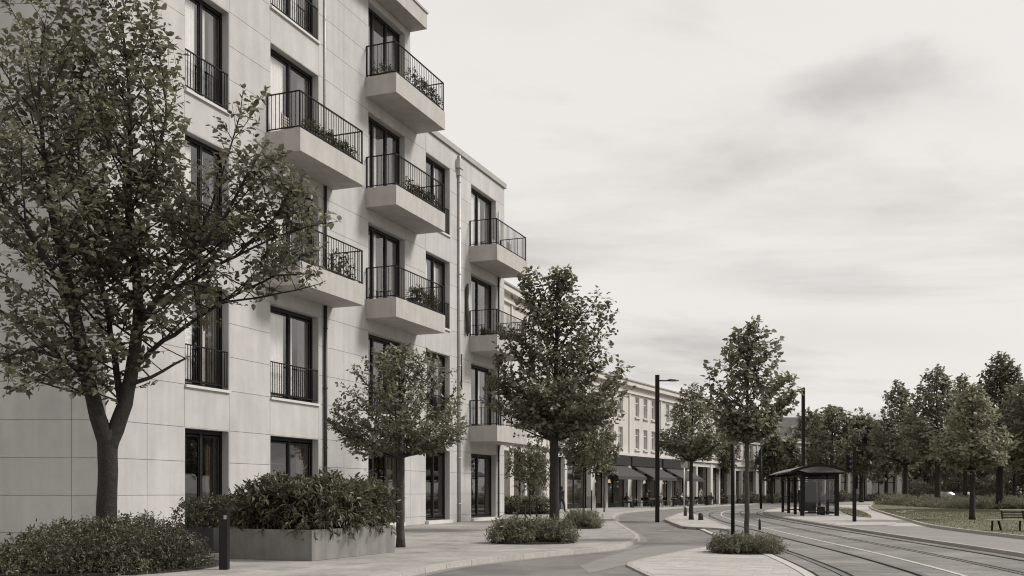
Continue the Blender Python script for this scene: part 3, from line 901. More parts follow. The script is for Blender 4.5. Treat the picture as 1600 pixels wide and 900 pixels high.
# ================================================================== APARTMENT BUILDING
FR = Frame(CORN, dF, nF)
SL = -27.1
C0 = FR.p(SL, 0, 0)
FL = Frame((C0.x, C0.y), (-1, -.02), (-.02 * -1 * -1, -1))     # left wing wall: s runs to the left
FL.n = Vector((-.02, 1, 0)).normalized() * -1
BD = thing('apartment_building', 'pale stone panel apartment building with projecting balconies on the left side', 'building', (CORN[0], CORN[1], 0))
FZ = [0.22, 4.38, 8.53, 12.68, 16.83]     # floor levels
TALL = -10.3
ZT, ZL = 20.1, 16.6
cols = {'A': (-24.10, -22.10), 'B': (-20.02, -17.17), 'C': (-13.75, -10.76), 'D': (-8.89, -6.47), 'E': (-4.15, -1.10)}
WH = 3.03
openings = []   # col, floor, s0,s1,z0,z1
for c, (a, b) in cols.items():
    for k in range(5):
        if k == 4 and c in 'DE': continue
        z0 = FZ[k] if k else (.14 if c in 'CDE' else .14)
        openings.append((c, k, a, b, z0, FZ[k] + WH - (.02 if k else .07)))
def wallgrid(mb, fr, s0, s1, z0, z1, ops, o0, o1):
    """solid wall between z0 and z1 with rectangular openings"""
    ss = sorted({s0, s1} | {q for o in ops for q in o[:2] if s0 < q < s1})
    for a, b in zip(ss, ss[1:]):
        m = (a + b) / 2; zz = z0
        for o in sorted([o for o in ops if o[0] <= m <= o[1] and o[3] > z0 and o[2] < z1], key=lambda t: t[2]):
            if o[2] > zz: fr.box(mb, a, b, o0, o1, zz, o[2])
            zz = o[3]
        if zz < z1: fr.box(mb, a, b, o0, o1, zz, z1)
mb = MB()
opt = [(a, b, z0, z1) for c, k, a, b, z0, z1 in openings]
wallgrid(mb, FR, SL + .02, TALL, 0, ZT - .02, [o for o in opt if o[0] < TALL], -.34, -.03)
wallgrid(mb, FR, TALL, -.02, 0, ZL, [o for o in opt if o[0] > TALL], -.34, -.03)
FL.box(mb, .02, 22, -.34, -.03, 0, ZT)
mb.build('wall', M['walljoint'], BD)
# panels with open joints
PG = .0065
def panel(fr, a, b, z0, z1, name='wall_panel'):
    mb = MB(); fr.box(mb, a + PG, b - PG, -.029, 0, z0 + PG, z1 - PG); return mb.build(name, M['wall'], BD)
def courses(ztop):
    z = [0.0, .33]
    z += [1.27, 2.22, 3.18]
    for k in (1, 2, 3, 4):
        z += [FZ[k], FZ[k] + 1.01, FZ[k] + 2.02, FZ[k] + WH]
    z = [q for q in z if q < ztop - .4] + [ztop]
    return z
piers = [(SL, -25.6), (-25.6, -24.1), (-22.1, -20.02), (-17.17, -15.5), (-15.5, -13.75), (-10.76, TALL), (TALL, -8.89), (-6.47, -5.35), (-5.35, -4.15), (-1.10, 0)]
for a, b in piers:
    top = ZT if b <= TALL else ZL
    zz = courses(top)
    for z0, z1 in zip(zz, zz[1:]): panel(FR, a, b, z0, z1)
for c, (a, b) in cols.items():
    top = ZT if c in 'ABC' else ZL
    ks = [o for o in openings if o[0] == c]
    for i, o in enumerate(ks):
        nz = ks[i + 1][4] if i + 1 < len(ks) else top
        panel(FR, a, b, o[5], nz)
for (a, b) in [(0, .85), (.85, 3.75), (3.75, 6.65), (6.65, 9.55), (9.55, 12.5)]:
    zz = courses(ZT)
    for z0, z1 in zip(zz, zz[1:]): panel(FL, a, b, z0, z1)
# reveals: smooth stone lining round each opening, recess .32
for (c, k, a, b, z0, z1) in openings:
    mb = MB()
    FR.box(mb, a - .001, a + .02, -.335, -.004, z0, z1); mb.build('window_jamb', M['wall'], BD); mb = MB()
    FR.box(mb, b - .02, b + .001, -.335, -.004, z0, z1)
    mb.build('window_jamb', M['wall'], BD)
    mb = MB(); FR.box(mb, a + .02, b - .02, -.335, -.004, z1 - .02, z1 + .001); mb.build('window_head', M['wall'], BD)
# rooms behind the glass
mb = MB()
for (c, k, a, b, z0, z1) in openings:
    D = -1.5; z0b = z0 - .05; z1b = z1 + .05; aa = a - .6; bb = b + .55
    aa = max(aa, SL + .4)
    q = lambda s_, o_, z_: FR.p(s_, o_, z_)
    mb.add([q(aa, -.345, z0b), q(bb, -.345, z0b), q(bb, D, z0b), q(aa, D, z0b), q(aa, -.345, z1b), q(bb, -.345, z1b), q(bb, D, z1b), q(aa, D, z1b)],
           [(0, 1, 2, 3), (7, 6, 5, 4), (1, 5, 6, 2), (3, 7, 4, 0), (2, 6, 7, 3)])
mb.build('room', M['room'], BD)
# body of the house behind the rooms
mb = MB()
bp = [FR.p(SL + 1.7, -1.7, 0), FR.p(TALL, -1.7, 0), FR.p(TALL, -15, 0), FL.p(22, -1.2, 0), FL.p(1.2, -1.2, 0)]
mb.prism([(p.x, p.y) for p in bp], .02, ZT - .02)
FR.box(mb, TALL, -.05, -15, -1.7, .02, ZL - .06)
FR.box(mb, -.33, -.031, -15, -.345, 0, ZL - .02)
mb.build('core', M['walljoint'], BD)
zz = courses(ZL)
FE = Frame((FR.p(0, 0, 0).x, FR.p(0, 0, 0).y), -nF, dF)
for j in range(4):
    for z0, z1 in zip(zz, zz[1:]):
        panel(FE, j * 3.6 + (.03 if j == 0 else 0), j * 3.6 + 3.6, z0, z1)
FT = Frame((FR.p(TALL, 0, 0).x, FR.p(TALL, 0, 0).y), -nF, dF)
mb = MB(); FT.box(mb, .3, 14.4, -.3, -.001, ZL + .02, ZT); mb.build('gable_wall', M['wall'], BD)
# roofs and copings
mb = MB()
rp_ = [FR.p(SL - .25, .75, 0), FR.p(TALL + .02, .75, 0), FR.p(TALL + .02, -15, 0), FL.p(23, -1, 0), FL.p(23, .6, 0), FL.p(-.2, .6, 0)]
mb.prism([(p.x, p.y) for p in rp_], ZT + .002, ZT + .62)
mb.build('roof_slab', M['conc'], BD)
mb = MB()
rp_ = [FR.p(SL - .3, .80, 0), FR.p(TALL + .07, .80, 0), FR.p(TALL + .07, -15, 0), FL.p(23, -1, 0), FL.p(23, .65, 0), FL.p(-.2, .65, 0)]
mb.prism([(p.x, p.y) for p in rp_], ZT + .622, ZT + .70)
mb.build('roof_edge', M['coping'], BD)
mb = MB(); FR.box(mb, TALL + .002, .09, -.36, .09, ZL + .002, ZL + .24); FR.box(mb, -.33, .09, -14.5, -.362, ZL + .002, ZL + .24)
mb.build('coping', M['coping'], BD)

# windows
rr = random.Random(11)
def curtain(mb, s0, s1, z0, z1, o, amp=.025, n=14, rr=rr):
    ph = rr.uniform(0, 6)
    v = []
    for i in range(n * 2 + 1):
        s_ = s0 + (s1 - s0) * i / (n * 2)
        oo = o + amp * sin(i * 1.7 + ph) + rr.uniform(-.008, .008)
        v.append(FR.p(s_, oo, z0)); v.append(FR.p(s_, oo, z1))
    mb.add(v, [(2 * i, 2 * i + 2, 2 * i + 3, 2 * i + 1) for i in range(n * 2)], True)
def make_window(c, k, a, b, z0, z1):
    fw = .085; oF0, oF1 = -.33, -.24
    a += .021; b -= .021; z1 -= .021
    wmb = MB()
    B = lambda s0, s1, y0, y1, o0=oF0, o1=oF1: FR.box(wmb, s0, s1, o0, o1, y0, y1)
    B(a, a + fw, z0, z1); B(b - fw, b, z0, z1); B(a + fw, b - fw, z1 - .12, z1); B(a + fw, b - fw, z0, z0 + .09)
    W_ = b - a
    if c == 'C': div = [.16, .40, .44]
    elif c == 'E': div = [.42, .58]
    else: div = [.5, .5]
    if c == 'C': div = [.24, .38, .38]
    tot = 0; panes = []
    s_ = a + fw; iw = W_ - 2 * fw
    for i, dv in enumerate(div):
        e_ = s_ + iw * dv
        panes.append((s_, e_))
        if i < len(div) - 1: B(e_ - .055, e_ + .055, z0 + .09, z1 - .12, oF0, oF1 + .012)
        s_ = e_
    # sash frames
    for (p, q) in panes:
        p += .04; q -= .04
        for (u, v, y0, y1) in [(p, p + .05, z0 + .13, z1 - .16), (q - .05, q, z0 + .13, z1 - .16), (p + .05, q - .05, z1 - .21, z1 - .16), (p + .05, q - .05, z0 + .13, z0 + .2)]:
            B(u, v, y0, y1, -.31, -.262)
    wo = wmb.build('window', M['frame'], BD)
    for (p, q) in panes:
        gm = MB(); FR.box(gm, p + .06, q - .06, -.292, -.284, z0 + .17, z1 - .19)
        gm.build('pane', M['glassd'] if k == 0 else M['glass'], wo)
    if k > 0:
        cm = MB(); lo = z0 + .06; hi = z1 - .15
        s0, s1 = panes[0]
        curtain(cm, s0, s0 + (s1 - s0) * (.85 if c == 'B' else rr.choice((.3, .5, .7, .9))), lo, hi, -.375)  # pale sheet in the first sash imitates its bright sky reflection
        t0, t1 = panes[-1]
        if len(panes) > 2 or rr.random() < .75: 
            u0, u1 = panes[1]; curtain(cm, u0 + .02, u0 + (u1 - u0) * rr.uniform(.25, .5), lo, hi, -.375)
        cm.build('curtain', M['curtain'], wo)
        dm = MB(); curtain(dm, t1 - (t1 - t0) * rr.uniform(.3, .62), t1 + .05, lo, hi, -.40, .05, 8); dm.build('dark_curtain', M['curtaind'], wo)
    elif c == 'A' or c == 'B' or c == 'C':
        dm = MB(); t0, t1 = panes[-1]; curtain(dm, t1 - (t1 - t0) * .45, t1 + .05, z0 + .06, z1 - .15, -.5, .05, 8); dm.build('dark_curtain', M['curtaind'], wo)
        # shelving and table in the dim ground-floor room
        sm = MB()
        for h in (.7, 1.25, 1.8, 2.3): FR.box(sm, a + .1, b - .4, -1.42, -1.1, h, h + .03)
        for j in range(14):
            s0 = a + .15 + j * (b - a - .6) / 14; hh = rr.choice((.7, 1.25, 1.8)); FR.box(sm, s0, s0 + .09, -1.38, -1.15, hh + .031, hh + rr.uniform(.15, .42))
        sm.build('shelf', M['wood'], wo)
    return wo
for o in openings: make_window(*o)

# French balcony rails, sills, balconies
NB = [0]; LIM = 292
restbal = []
def balusters(mbs_parent, pts, zb, zt, w_=.022, force_mass=False):
    """vertical bars standing at pts"""
    mass = MB()
    for (x_, y_) in pts:
        if NB[0] < LIM and not force_mass:
            m_ = MB(); m_.box(x_ - w_ / 2, x_ + w_ / 2, y_ - w_ / 2, y_ + w_ / 2, zb, zt); m_.build('baluster', M['iron'], mbs_parent); NB[0] += 1
        else: mass.box(x_ - w_ / 2, x_ + w_ / 2, y_ - w_ / 2, y_ + w_ / 2, zb, zt)
    mass.build('baluster', M['iron'], mbs_parent, kind='stuff')
def french(c, k, far=False):
    a, b = cols[c]; z = FZ[k]
    sm = MB(); FR.box(sm, a - .0, b + .0, -.33, .07, z - .075, z + .0); sl = sm.build('window_sill', M['sill'], BD)
    rm = MB(); z0, z1 = z + .10, z + 1.12
    FR.box(rm, a + .03, b - .03, -.055, -.015, z1, z1 + .035)
    ro = rm.build('window_rail', M['iron'], BD)
    rm = MB(); FR.box(rm, a + .03, b - .03, -.05, -.02, z0, z0 + .03); rm.build('bottom_rail', M['iron'], ro)
    n = int((b - a) / .125)
    pts = [FR.p(a + .06 + (b - a - .12) * i / n, -.035, 0) for i in range(n + 1)]
    balusters(ro, [(p.x, p.y) for p in pts], z0 + .03, z1, .02, far)
def balcony(c, k, s0, s1, D, far=False):
    z = FZ[k] + .03; zb = z - .72
    bm_ = MB()
    # tray: slab, near/far upstands, fascia
    FR.box(bm_, s0, s1, .002, D, zb, zb + .5)
    FR.box(bm_, s0, s1, D - .12, D, zb + .5, z)
    FR.box(bm_, s0, s0 + .12, .002, D - .12, zb + .5, z)
    FR.box(bm_, s1 - .12, s1, .002, D - .12, zb + .5, z)
    bo = bm_.build('balcony', M['conc'], BD)
    rm = MB(); z1 = z + 1.16; i_ = .06
    def rail(zz, w_):
        FR.box(rm, s0 + i_ - w_ / 2, s1 - i_ + w_ / 2, D - i_ - w_ / 2, D - i_ + w_ / 2, zz, zz + .03)
        for s_ in (s0 + i_, s1 - i_): FR.box(rm, s_ - w_ / 2, s_ + w_ / 2, .0, D - i_ - w_ / 2, zz, zz + .03)
    rail(z1, .05); rail(z + .06, .035)
    for s_, o_ in ((s0 + i_, D - i_), (s1 - i_, D - i_), (s0 + i_, .03), (s1 - i_, .03)): FR.box(rm, s_ - .022, s_ + .022, o_ - .022, o_ + .022, z, z1)
    rm.build('handrail', M['iron'], bo)
    pts = []
    n = int((s1 - s0) / .155)
    for i in range(1, n): pts.append(FR.p(s0 + i_ + (s1 - s0 - 2 * i_) * i / n, D - i_, 0))
    m_ = int(D / .15)
    for s_ in (s0 + i_, s1 - i_):
        for i in range(1, m_): pts.append(FR.p(s_, .03 + (D - i_ - .03) * i / m_, 0))
    balusters(bo, [(p.x, p.y) for p in pts], z + .09, z1, .018, far)
    return bo
french('A', 1); french('A', 3); french('B', 1); french('B', 4); french('A', 2)
balcony('B', 3, -20.26, -16.28, 1.28); balcony('B', 2, -20.26, -16.28, 1.28)
balcony('C', 4, -13.95, -9.71, 1.29); balcony('C', 3, -13.95, -9.71, 1.29)
balcony('C', 2, -13.95, -9.71, 1.29, True)
balcony('E', 3, -4.37, -.46, 1.40, True); balcony('E', 2, -4.37, -.46, 1.40, True); balcony('E', 1, -4.37, -.46, 1.40, True)
french('D', 3, True); french('D', 2, True); french('D', 1, True); french('C', 1, True); french('A', 4, True)
for c in 'DE':
    a, b = cols[c]; sm = MB(); FR.box(sm, a - .02, b + .02, -.33, .16, .0, .139); sm.build('door_step', M['sill'], BD)
for c in 'C':
    a, b = cols[c]; sm = MB(); FR.box(sm, a, b, -.33, .04, .0, .139); sm.build('door_step', M['sill'], BD)

# pipes on the facade
def pipe(s_, z0, z1, r, m_, o_=.075, cl=True):
    p = MB(); p.tube([FR.p(s_, o_, z0), FR.p(s_, o_, z1)], r, 10)
    po = p.build('downpipe', M[m_], BD)
    if cl:
        q = MB(); z = z0 + .8
        while z < z1: q.tube([FR.p(s_, o_, z), FR.p(s_, o_, z + .05)], r * 1.25, 10); FR.box(q, s_ - .015, s_ + .015, 0, o_, z + .01, z + .04); z += 2.07
        q.build('pipe_bracket', M[m_], po)
pipe(-16.85, 0, FZ[2] - .72, .06, 'piped'); pipe(-16.85, FZ[2] + .1, FZ[3] - .72, .05, 'piped')
pipe(-16.85, FZ[3] + .1, 19.9, .03, 'pipe', .04)
pipe(-5.62, 0, 16.5, .065, 'pipe')
q = MB(); FR.box(q, -5.85, -5.4, 0.001, .2, 15.9, 16.3); FR.box(q, -5.75, -5.5, .001, .16, 15.6, 15.9); q.build('rain_hopper', M['pipe'], BD)
pipe(-.93, 0.0, FZ[1] - .72, .045, 'piped'); pipe(-.93, FZ[1] + .1, FZ[2] - .72, .045, 'piped'); pipe(-.93, FZ[2] + .1, FZ[3] - .72, .045, 'piped'); pipe(-.93, FZ[3] + .1, 15.2, .035, 'pipe')
q = MB(); q.tube([FR.p(-4.78, .09 + .04 * sin(i * .7), 8.5 + i * .24) for i in range(11)], [.03] + [.10] * 9 + [.04], 8); q.build('dark_wall_fin', M['piped'], BD)  # unidentified dark upright on the wall, built as a slim fin
q = MB(); q.tube([FR.p(-5.35, .06, 6.0), FR.p(-5.35, .06, 7.6)], .04, 6); q.build('small_wall_fin', M['piped'], BD)  # second, smaller dark upright on the wall, likewise unidentified
# ================================================================== BALCONY THINGS
def flower_box(c, s0, s1, o, k, label, seed, tall=.35, group='planter boxes on the balconies'):
    z = FZ[k] - .19
    p = FR.p((s0 + s1) / 2, o, z)
    root = thing('balcony_planter', label, 'planter', p, 0, group)
    mb = MB(); FR.box(mb, s0, s1, o - .14, o + .14, z, z + .42); mb.build('box', M['planterd'], root)
    L = (s1 - s0)
    bl = []
    for i in range(int(L / .35) + 1):
        q = FR.p(s0 + .15 + (L - .3) * i / max(1, int(L / .35)), o, 0) - FR.p((s0 + s1) / 2, o, 0)
        bl.append((q.x, q.y, .42 + tall * .35, .2, .2, tall * (.5 + .35 * ((i * 7 + seed) % 3) / 2)))
    foliage('foliage', root, p, bl, int(120 * L) + 30, 5, .09, 'leaf_shrub', seed, slen=.16, stems=False)
    return root
def balcony_chair(s_, o, k, rz, label, group='chairs on the balconies'):
    p = FR.p(s_, o, FZ[k] - .19)
    root = thing('balcony_chair', label, 'chair', p, 0, group)
    WLs = WL[root.name]; WL[root.name] = Vector((0, 0, 0))
    mb = MB()
    for i in range(5): mb.box(-.21 + i * .085, -.14 + i * .085, -.2, .2, .44, .46)
    mb.build('seat', M['wood'], root)
    mb = MB()
    for i in range(4): mb.box(-.2, .2, .2, .22, .55 + i * .09, .61 + i * .09)
    mb.build('backrest', M['wood'], root)
    for sx in (-.2, .2):
        for sy, zt in ((-.19, .44), (.21, .93)):
            mb = MB(); mb.tube([(sx, sy, 0), (sx, sy, zt)], .013, 6); mb.build('leg', M['iron'], root)
    WL[root.name] = WLs
    root.rotation_euler = (0, 0, rz)
    return root
def balcony_table(s_, o, k, label):
    p = FR.p(s_, o, FZ[k] - .19)
    root = thing('balcony_table', label, 'table', p, 0, 'small tables on the balconies')
    mb = MB(); mb.tube([p + Vector((0, 0, .70)), p + Vector((0, 0, .73))], .3, 18, smooth=False); mb.build('table_top', M['iron'], root)
    for t in (0, 2.1, 4.2):
        mb = MB(); mb.tube([p + Vector((cos(t) * .24, sin(t) * .24, 0)), p + Vector((cos(t) * .06, sin(t) * .06, .7))], .012, 6); mb.build('leg', M['iron'], root)
fa = math.atan2(dF[1], dF[0])
flower_box('B', -19.6, -16.6, 1.0, 3, 'long low planter box behind the railing of the upper balcony nearest the camera', 1, .28)
balcony_chair(-19.7, .55, 3, fa, 'slatted folding chair at the near end of the upper nearest balcony')
balcony_chair(-17.2, .5, 3, fa + pi, 'slatted folding chair at the far end of the upper nearest balcony')
flower_box('B', -17.6, -16.5, .85, 2, 'leafy planter at the far end of the lower nearest balcony', 2, .7)
balcony_table(-19.2, .6, 2, 'small round table on the balcony half hidden by the big tree')
flower_box('C', -13.6, -12.6, .3, 4, 'planter box by the door at the near end of the topmost balcony', 3, .5)
flower_box('C', -12.4, -9.95, 1.02, 4, 'row of bushy plants along the front rail of the topmost balcony', 4, .55)
balcony_chair(-11.6, .55, 3, fa + pi, 'folding chair on the middle balcony of the centre column')
flower_box('C', -12.6, -10.0, 1.02, 3, 'low planter box along the rail of the middle balcony of the centre column', 5, .35)
balcony_table(-11.0, .5, 2, 'small round table on the lowest balcony of the centre column')
balcony_chair(-10.4, .5, 2, fa + pi, 'folding chair on the lowest balcony of the centre column')
flower_box('C', -12.2, -10.0, 1.0, 2, 'planter with tall leafy plants on the lowest balcony of the centre column', 6, .6)
balcony_chair(-1.6, .7, 3, fa + pi, 'folding chair on the upper balcony by the building corner')
balcony_chair(-2.6, .7, 3, fa, 'second folding chair facing it on the upper balcony by the corner')
flower_box('E', -3.9, -2.9, .5, 2, 'pale low planter on the second balcony by the building corner', 7, .2)
flower_box('E', -2.6, -.8, 1.1, 2, 'planter along the rail of the second balcony by the building corner', 8, .35)

# ================================================================== FOREGROUND
# big concrete planter
a = np.array([.398, .917]); b = np.array([-.917, .398]); P0 = np.array([-3.91, 19.75])
def rot(pts, o): return [tuple(o + a * u + b * v) for u, v in pts]
t = thing('concrete_planter', 'long light concrete planter box in front of the apartment building', 'planter', (P0[0], P0[1], 0))
LX, LY, HZ, TH = 3.22, 2.0, .61, .09
mb = MB()
for (u0, u1, v0, v1) in [(0, LX, 0, TH), (0, LX, LY - TH, LY), (0, TH, TH + .001, LY - TH - .001), (LX - TH, LX, TH + .001, LY - TH - .001)]:
    q = rot([(u0, v0), (u1, v0), (u1, v1), (u0, v1)], P0)
    mb.prism(q, 0, HZ)
mb.build('box', M['planter'], t, bevel=.008)
mb = MB(); mb.prism(rot([(TH, TH), (LX - TH, TH), (LX - TH, LY - TH), (TH, LY - TH)], P0), .3, HZ - .06); mb.build('soil', M['soil'], t)
bc = P0 + a * LX / 2 + b * LY / 2
bl = []
rnd = random.Random(4)
for i in range(24):
    u = ((i % 6) / 5 - .5) * (LX - .35) + rnd.uniform(-.1, .1); v = ((i // 6) / 3 - .5) * (LY - .3) + rnd.uniform(-.1, .1)
    q = a * u + b * v; h = .66 + rnd.uniform(-.14, .2)
    bl.append((q[0] * .84, q[1] * .86, .40 + rnd.uniform(0, .12), .42, .42, h * .74))
shrub('planter_shrub', 'dense dark broad leaf shrub spilling over the long concrete planter', (bc[0], bc[1], HZ - .06), bl, 3000, 7, .15, 'leaf_shrub', 21, 'shrub', slen=.26, width=.36, droop=.22, spread=.75, up=.45)
# far darker planter
P1 = np.array([-6.60, 22.35])
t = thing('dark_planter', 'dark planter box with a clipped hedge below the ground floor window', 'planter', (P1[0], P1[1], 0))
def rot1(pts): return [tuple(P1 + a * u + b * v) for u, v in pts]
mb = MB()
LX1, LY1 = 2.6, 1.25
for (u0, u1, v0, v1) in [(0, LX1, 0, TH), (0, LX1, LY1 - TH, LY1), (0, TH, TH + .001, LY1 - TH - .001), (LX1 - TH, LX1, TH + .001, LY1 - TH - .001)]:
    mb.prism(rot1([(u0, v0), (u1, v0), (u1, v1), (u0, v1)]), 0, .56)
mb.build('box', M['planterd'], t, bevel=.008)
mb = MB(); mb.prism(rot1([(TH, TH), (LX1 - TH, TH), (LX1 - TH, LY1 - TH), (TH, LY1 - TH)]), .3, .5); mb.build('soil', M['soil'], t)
q = P1 + a * LX1 / 2 + b * LY1 / 2
bl = []
for i in range(6):
    for j in range(2):
        w_ = a * (-1.05 + i * .42) + b * (-.28 + j * .56); bl.append((w_[0], w_[1], .33, .34, .34, .40))
shrub('clipped_hedge', 'small clipped hedge growing in the dark planter', (q[0], q[1], .5), bl, 2200, 6, .06, 'leaf_shrub', 22, 'hedge', slen=.12, width=.55, inner=.7)

# bollard
bx, by = g(350.5, 890)
t = thing('bollard', 'square dark metal bollard at the left edge of the pavement', 'bollard', (bx, by, 0))
mb = MB(); mb.box(bx - .075, bx + .075, by - .075, by + .075, 0, .98); o = mb.build('post', M['frame'], t, bevel=.006)
mb = MB(); mb.box(bx - .068, bx + .068, by - .068, by + .068, .982, 1.0); mb.build('neck', M['groove'], t)
mb = MB(); mb.box(bx - .085, bx + .085, by - .085, by + .085, 1.002, 1.055); mb.build('cap', M['frame'], t, bevel=.008)
mb = MB(); mb.box(bx + .01, bx + .06, by - .079, by - .076, .88, .95); mb.build('plate', M['coping'], t)

# bush mound below the big tree
TB_ = (-7.5, 18.35, 0)
bl = [(0, 0, .12, 1.6, 2.1, .70), (.5, .5, .25, 1.0, 1.0, .66), (0, -1.6, .1, 1.7, .9, .38), (1.1, -.9, .1, .9, .9, .42), (-1.2, .3, .05, 1.1, 1.0, .36), (1.0, -.2, .1, 1.05, 1.2, .62), (.2, -1.0, .1, 1.3, 1.0, .55), (-.2, .9, .1, .9, .8, .70), (.9, .7, .1, .8, .7, .62), (-1.4, -.8, .05, .9, .9, .26)]
shrub('ground_cover_shrub', 'low mounded shrub spreading around the foot of the big tree', TB_, bl, 8200, 7, .066, 'leaf_shrub', 23, 'shrub', slen=.16, width=.42, up=.9, inner=.72, spread=.7)
mb = MB(); mb.prism([(TB_[0] + cos(k * pi / 12) * 2.15, TB_[1] + sin(k * pi / 12) * 2.4) for k in range(24)], .003, .03)
mb.build('tree_bed', M['soil'], SW)

# ================================================================== STREET TREES
def rel(X, y, Y, base):
    """offset from base of the point seen at photo pixel X, y at distance Y"""
    return ((X - 800) / FP * Y - base[0], Y - base[1], H + (HOR - y) / FP * Y - base[2])
def blobs_px(lst, base, depth=None):
    out_ = []
    for (X, y, rx, ry, dY) in lst:
        Y = base[1] + dY; p = rel(X, y, Y, base); r = rx / FP * Y
        out_.append((p[0], p[1], p[2], r, r if depth is None else depth, ry / FP * Y))
    return out_
# the big one
b0 = ((166 - 800) / FP * 19.4, 19.4, 0.0)
def T0(X, y, r, dY=0): p = rel(X, y, 19.4 + dY, b0); return (p[0], p[1], p[2], r)
trunk = [T0(166, 880, .25), T0(166, 840, .205), T0(168, 760, .182), T0(168, 712, .184), T0(168, 690, .19), T0(168, 672, .16)]
limbs = [
    [T0(340, 475, .025, 1.0), T0(420, 462, .018, 1.1), T0(505, 442, .008, 1.2)],
    [T0(370, 400, .025, .1), T0(430, 370, .018, .1), T0(500, 350, .01, .2), T0(528, 346, .006, .2)],
    [T0(300, 400, .025, -.2), T0(345, 280, .02, -.1), T0(375, 180, .012, 0), T0(380, 140, .006, 0)],
    [T0(168, 712, .16), T0(165, 688, .17), T0(152, 650, .155, -.1), T0(135, 590, .13, -.2), T0(118, 500, .115, -.3), T0(105, 430, .09, -.35), T0(84, 350, .065, -.4), T0(70, 250, .045, -.4), T0(60, 140, .03, -.5), T0(70, 40, .015, -.5)],
    [T0(118, 500, .07, -.3), T0(80, 420, .055, -.6), T0(40, 350, .045, -.9), T0(0, 300, .035, -1.2), T0(-50, 220, .02, -1.5)],
    [T0(168, 712, .16), T0(172, 690, .165), T0(188, 650, .15, .1), T0(204, 590, .13, .2), T0(215, 510, .11, .3), T0(213, 420, .085, .4), T0(200, 330, .065, .4), T0(205, 230, .045, .5), T0(200, 120, .03, .5), T0(190, 20, .015, .5)],
    [T0(190, 635, .09, .1), T0(183, 590, .065, .3), T0(170, 500, .055, .5), T0(150, 400, .04, .8), T0(125, 300, .03, 1.0), T0(120, 180, .02, 1.1)],
    [T0(215, 510, .07, .3), T0(255, 450, .055, .0), T0(300, 400, .045, -.2), T0(350, 340, .03, -.4), T0(400, 250, .02, -.5)],
    [T0(204, 580, .06, .2), T0(240, 545, .05, .6), T0(290, 510, .04, .9), T0(350, 470, .03, 1.1), T0(430, 430, .02, 1.2), T0(492, 428, .008, 1.2)],
    [T0(200, 330, .05, .4), T0(240, 270, .035, .6), T0(260, 180, .025, .8), T0(250, 90, .015, .8)],
    [T0(255, 450, .045, .0), T0(300, 440, .035, .1), T0(370, 400, .028, .1), T0(430, 340, .02, .1), T0(455, 290, .012, .1)],
    [T0(204, 600, .05, .1), T0(235, 590, .035, .5), T0(290, 560, .02, .8)],
    [T0(133, 585, .035, -.2), T0(95, 590, .026, -.6), T0(50, 595, .018, -.8), T0(10, 615, .01, -.9)],
    [T0(135, 590, .06, -.2), T0(100, 560, .045, -.5), T0(50, 545, .03, -.9), T0(0, 560, .02, -1.1)],
]
bl = blobs_px([(60, 60, 105, 95, .2), (190, 60, 70, 80, .3), (110, 180, 165, 110, 0), (215, 120, 68, 90, .6), (-40, 200, 130, 180, -.4), (60, 330, 190, 120, -.3), (215, 330, 105, 110, .3),
               (310, 330, 75, 85, .2), (385, 190, 42, 60, .2), (400, 290, 68, 65, 0), (405, 395, 90, 55, .2), (20, 470, 140, 75, -.3), (320, 440, 90, 60, .4), (210, 470, 110, 55, .6), (300, 520, 55, 35, .4),
               (60, 610, 105, 42, -.6), (195, 560, 45, 65, .3), (-30, 600, 100, 55, -.8), (470, 425, 48, 30, .8), (420, 450, 50, 30, .9), (500, 358, 44, 26, .2), (455, 330, 40, 50, .1), (450, 430, 55, 38, 1.0), (120, 560, 80, 45, -.2)], b0)
bl = [(x_, y_, z_, rx, max(.35, rx * .95), rz_) for (x_, y_, z_, rx, ry, rz_) in bl]
grow_tree('broadleaf_tree', 'large forked broadleaf tree in the left foreground rising out of a low shrub', b0, trunk, bl, 'leaf_near', 31,
          limbs=limbs, prim=.195, sec=.18, lsp=.088, leaf=.145, width=.62, elev=(22, 62), maxlen=2.3, fork=2.95, secl=(.22, .5), bare=.14, group='trees along the pavement')

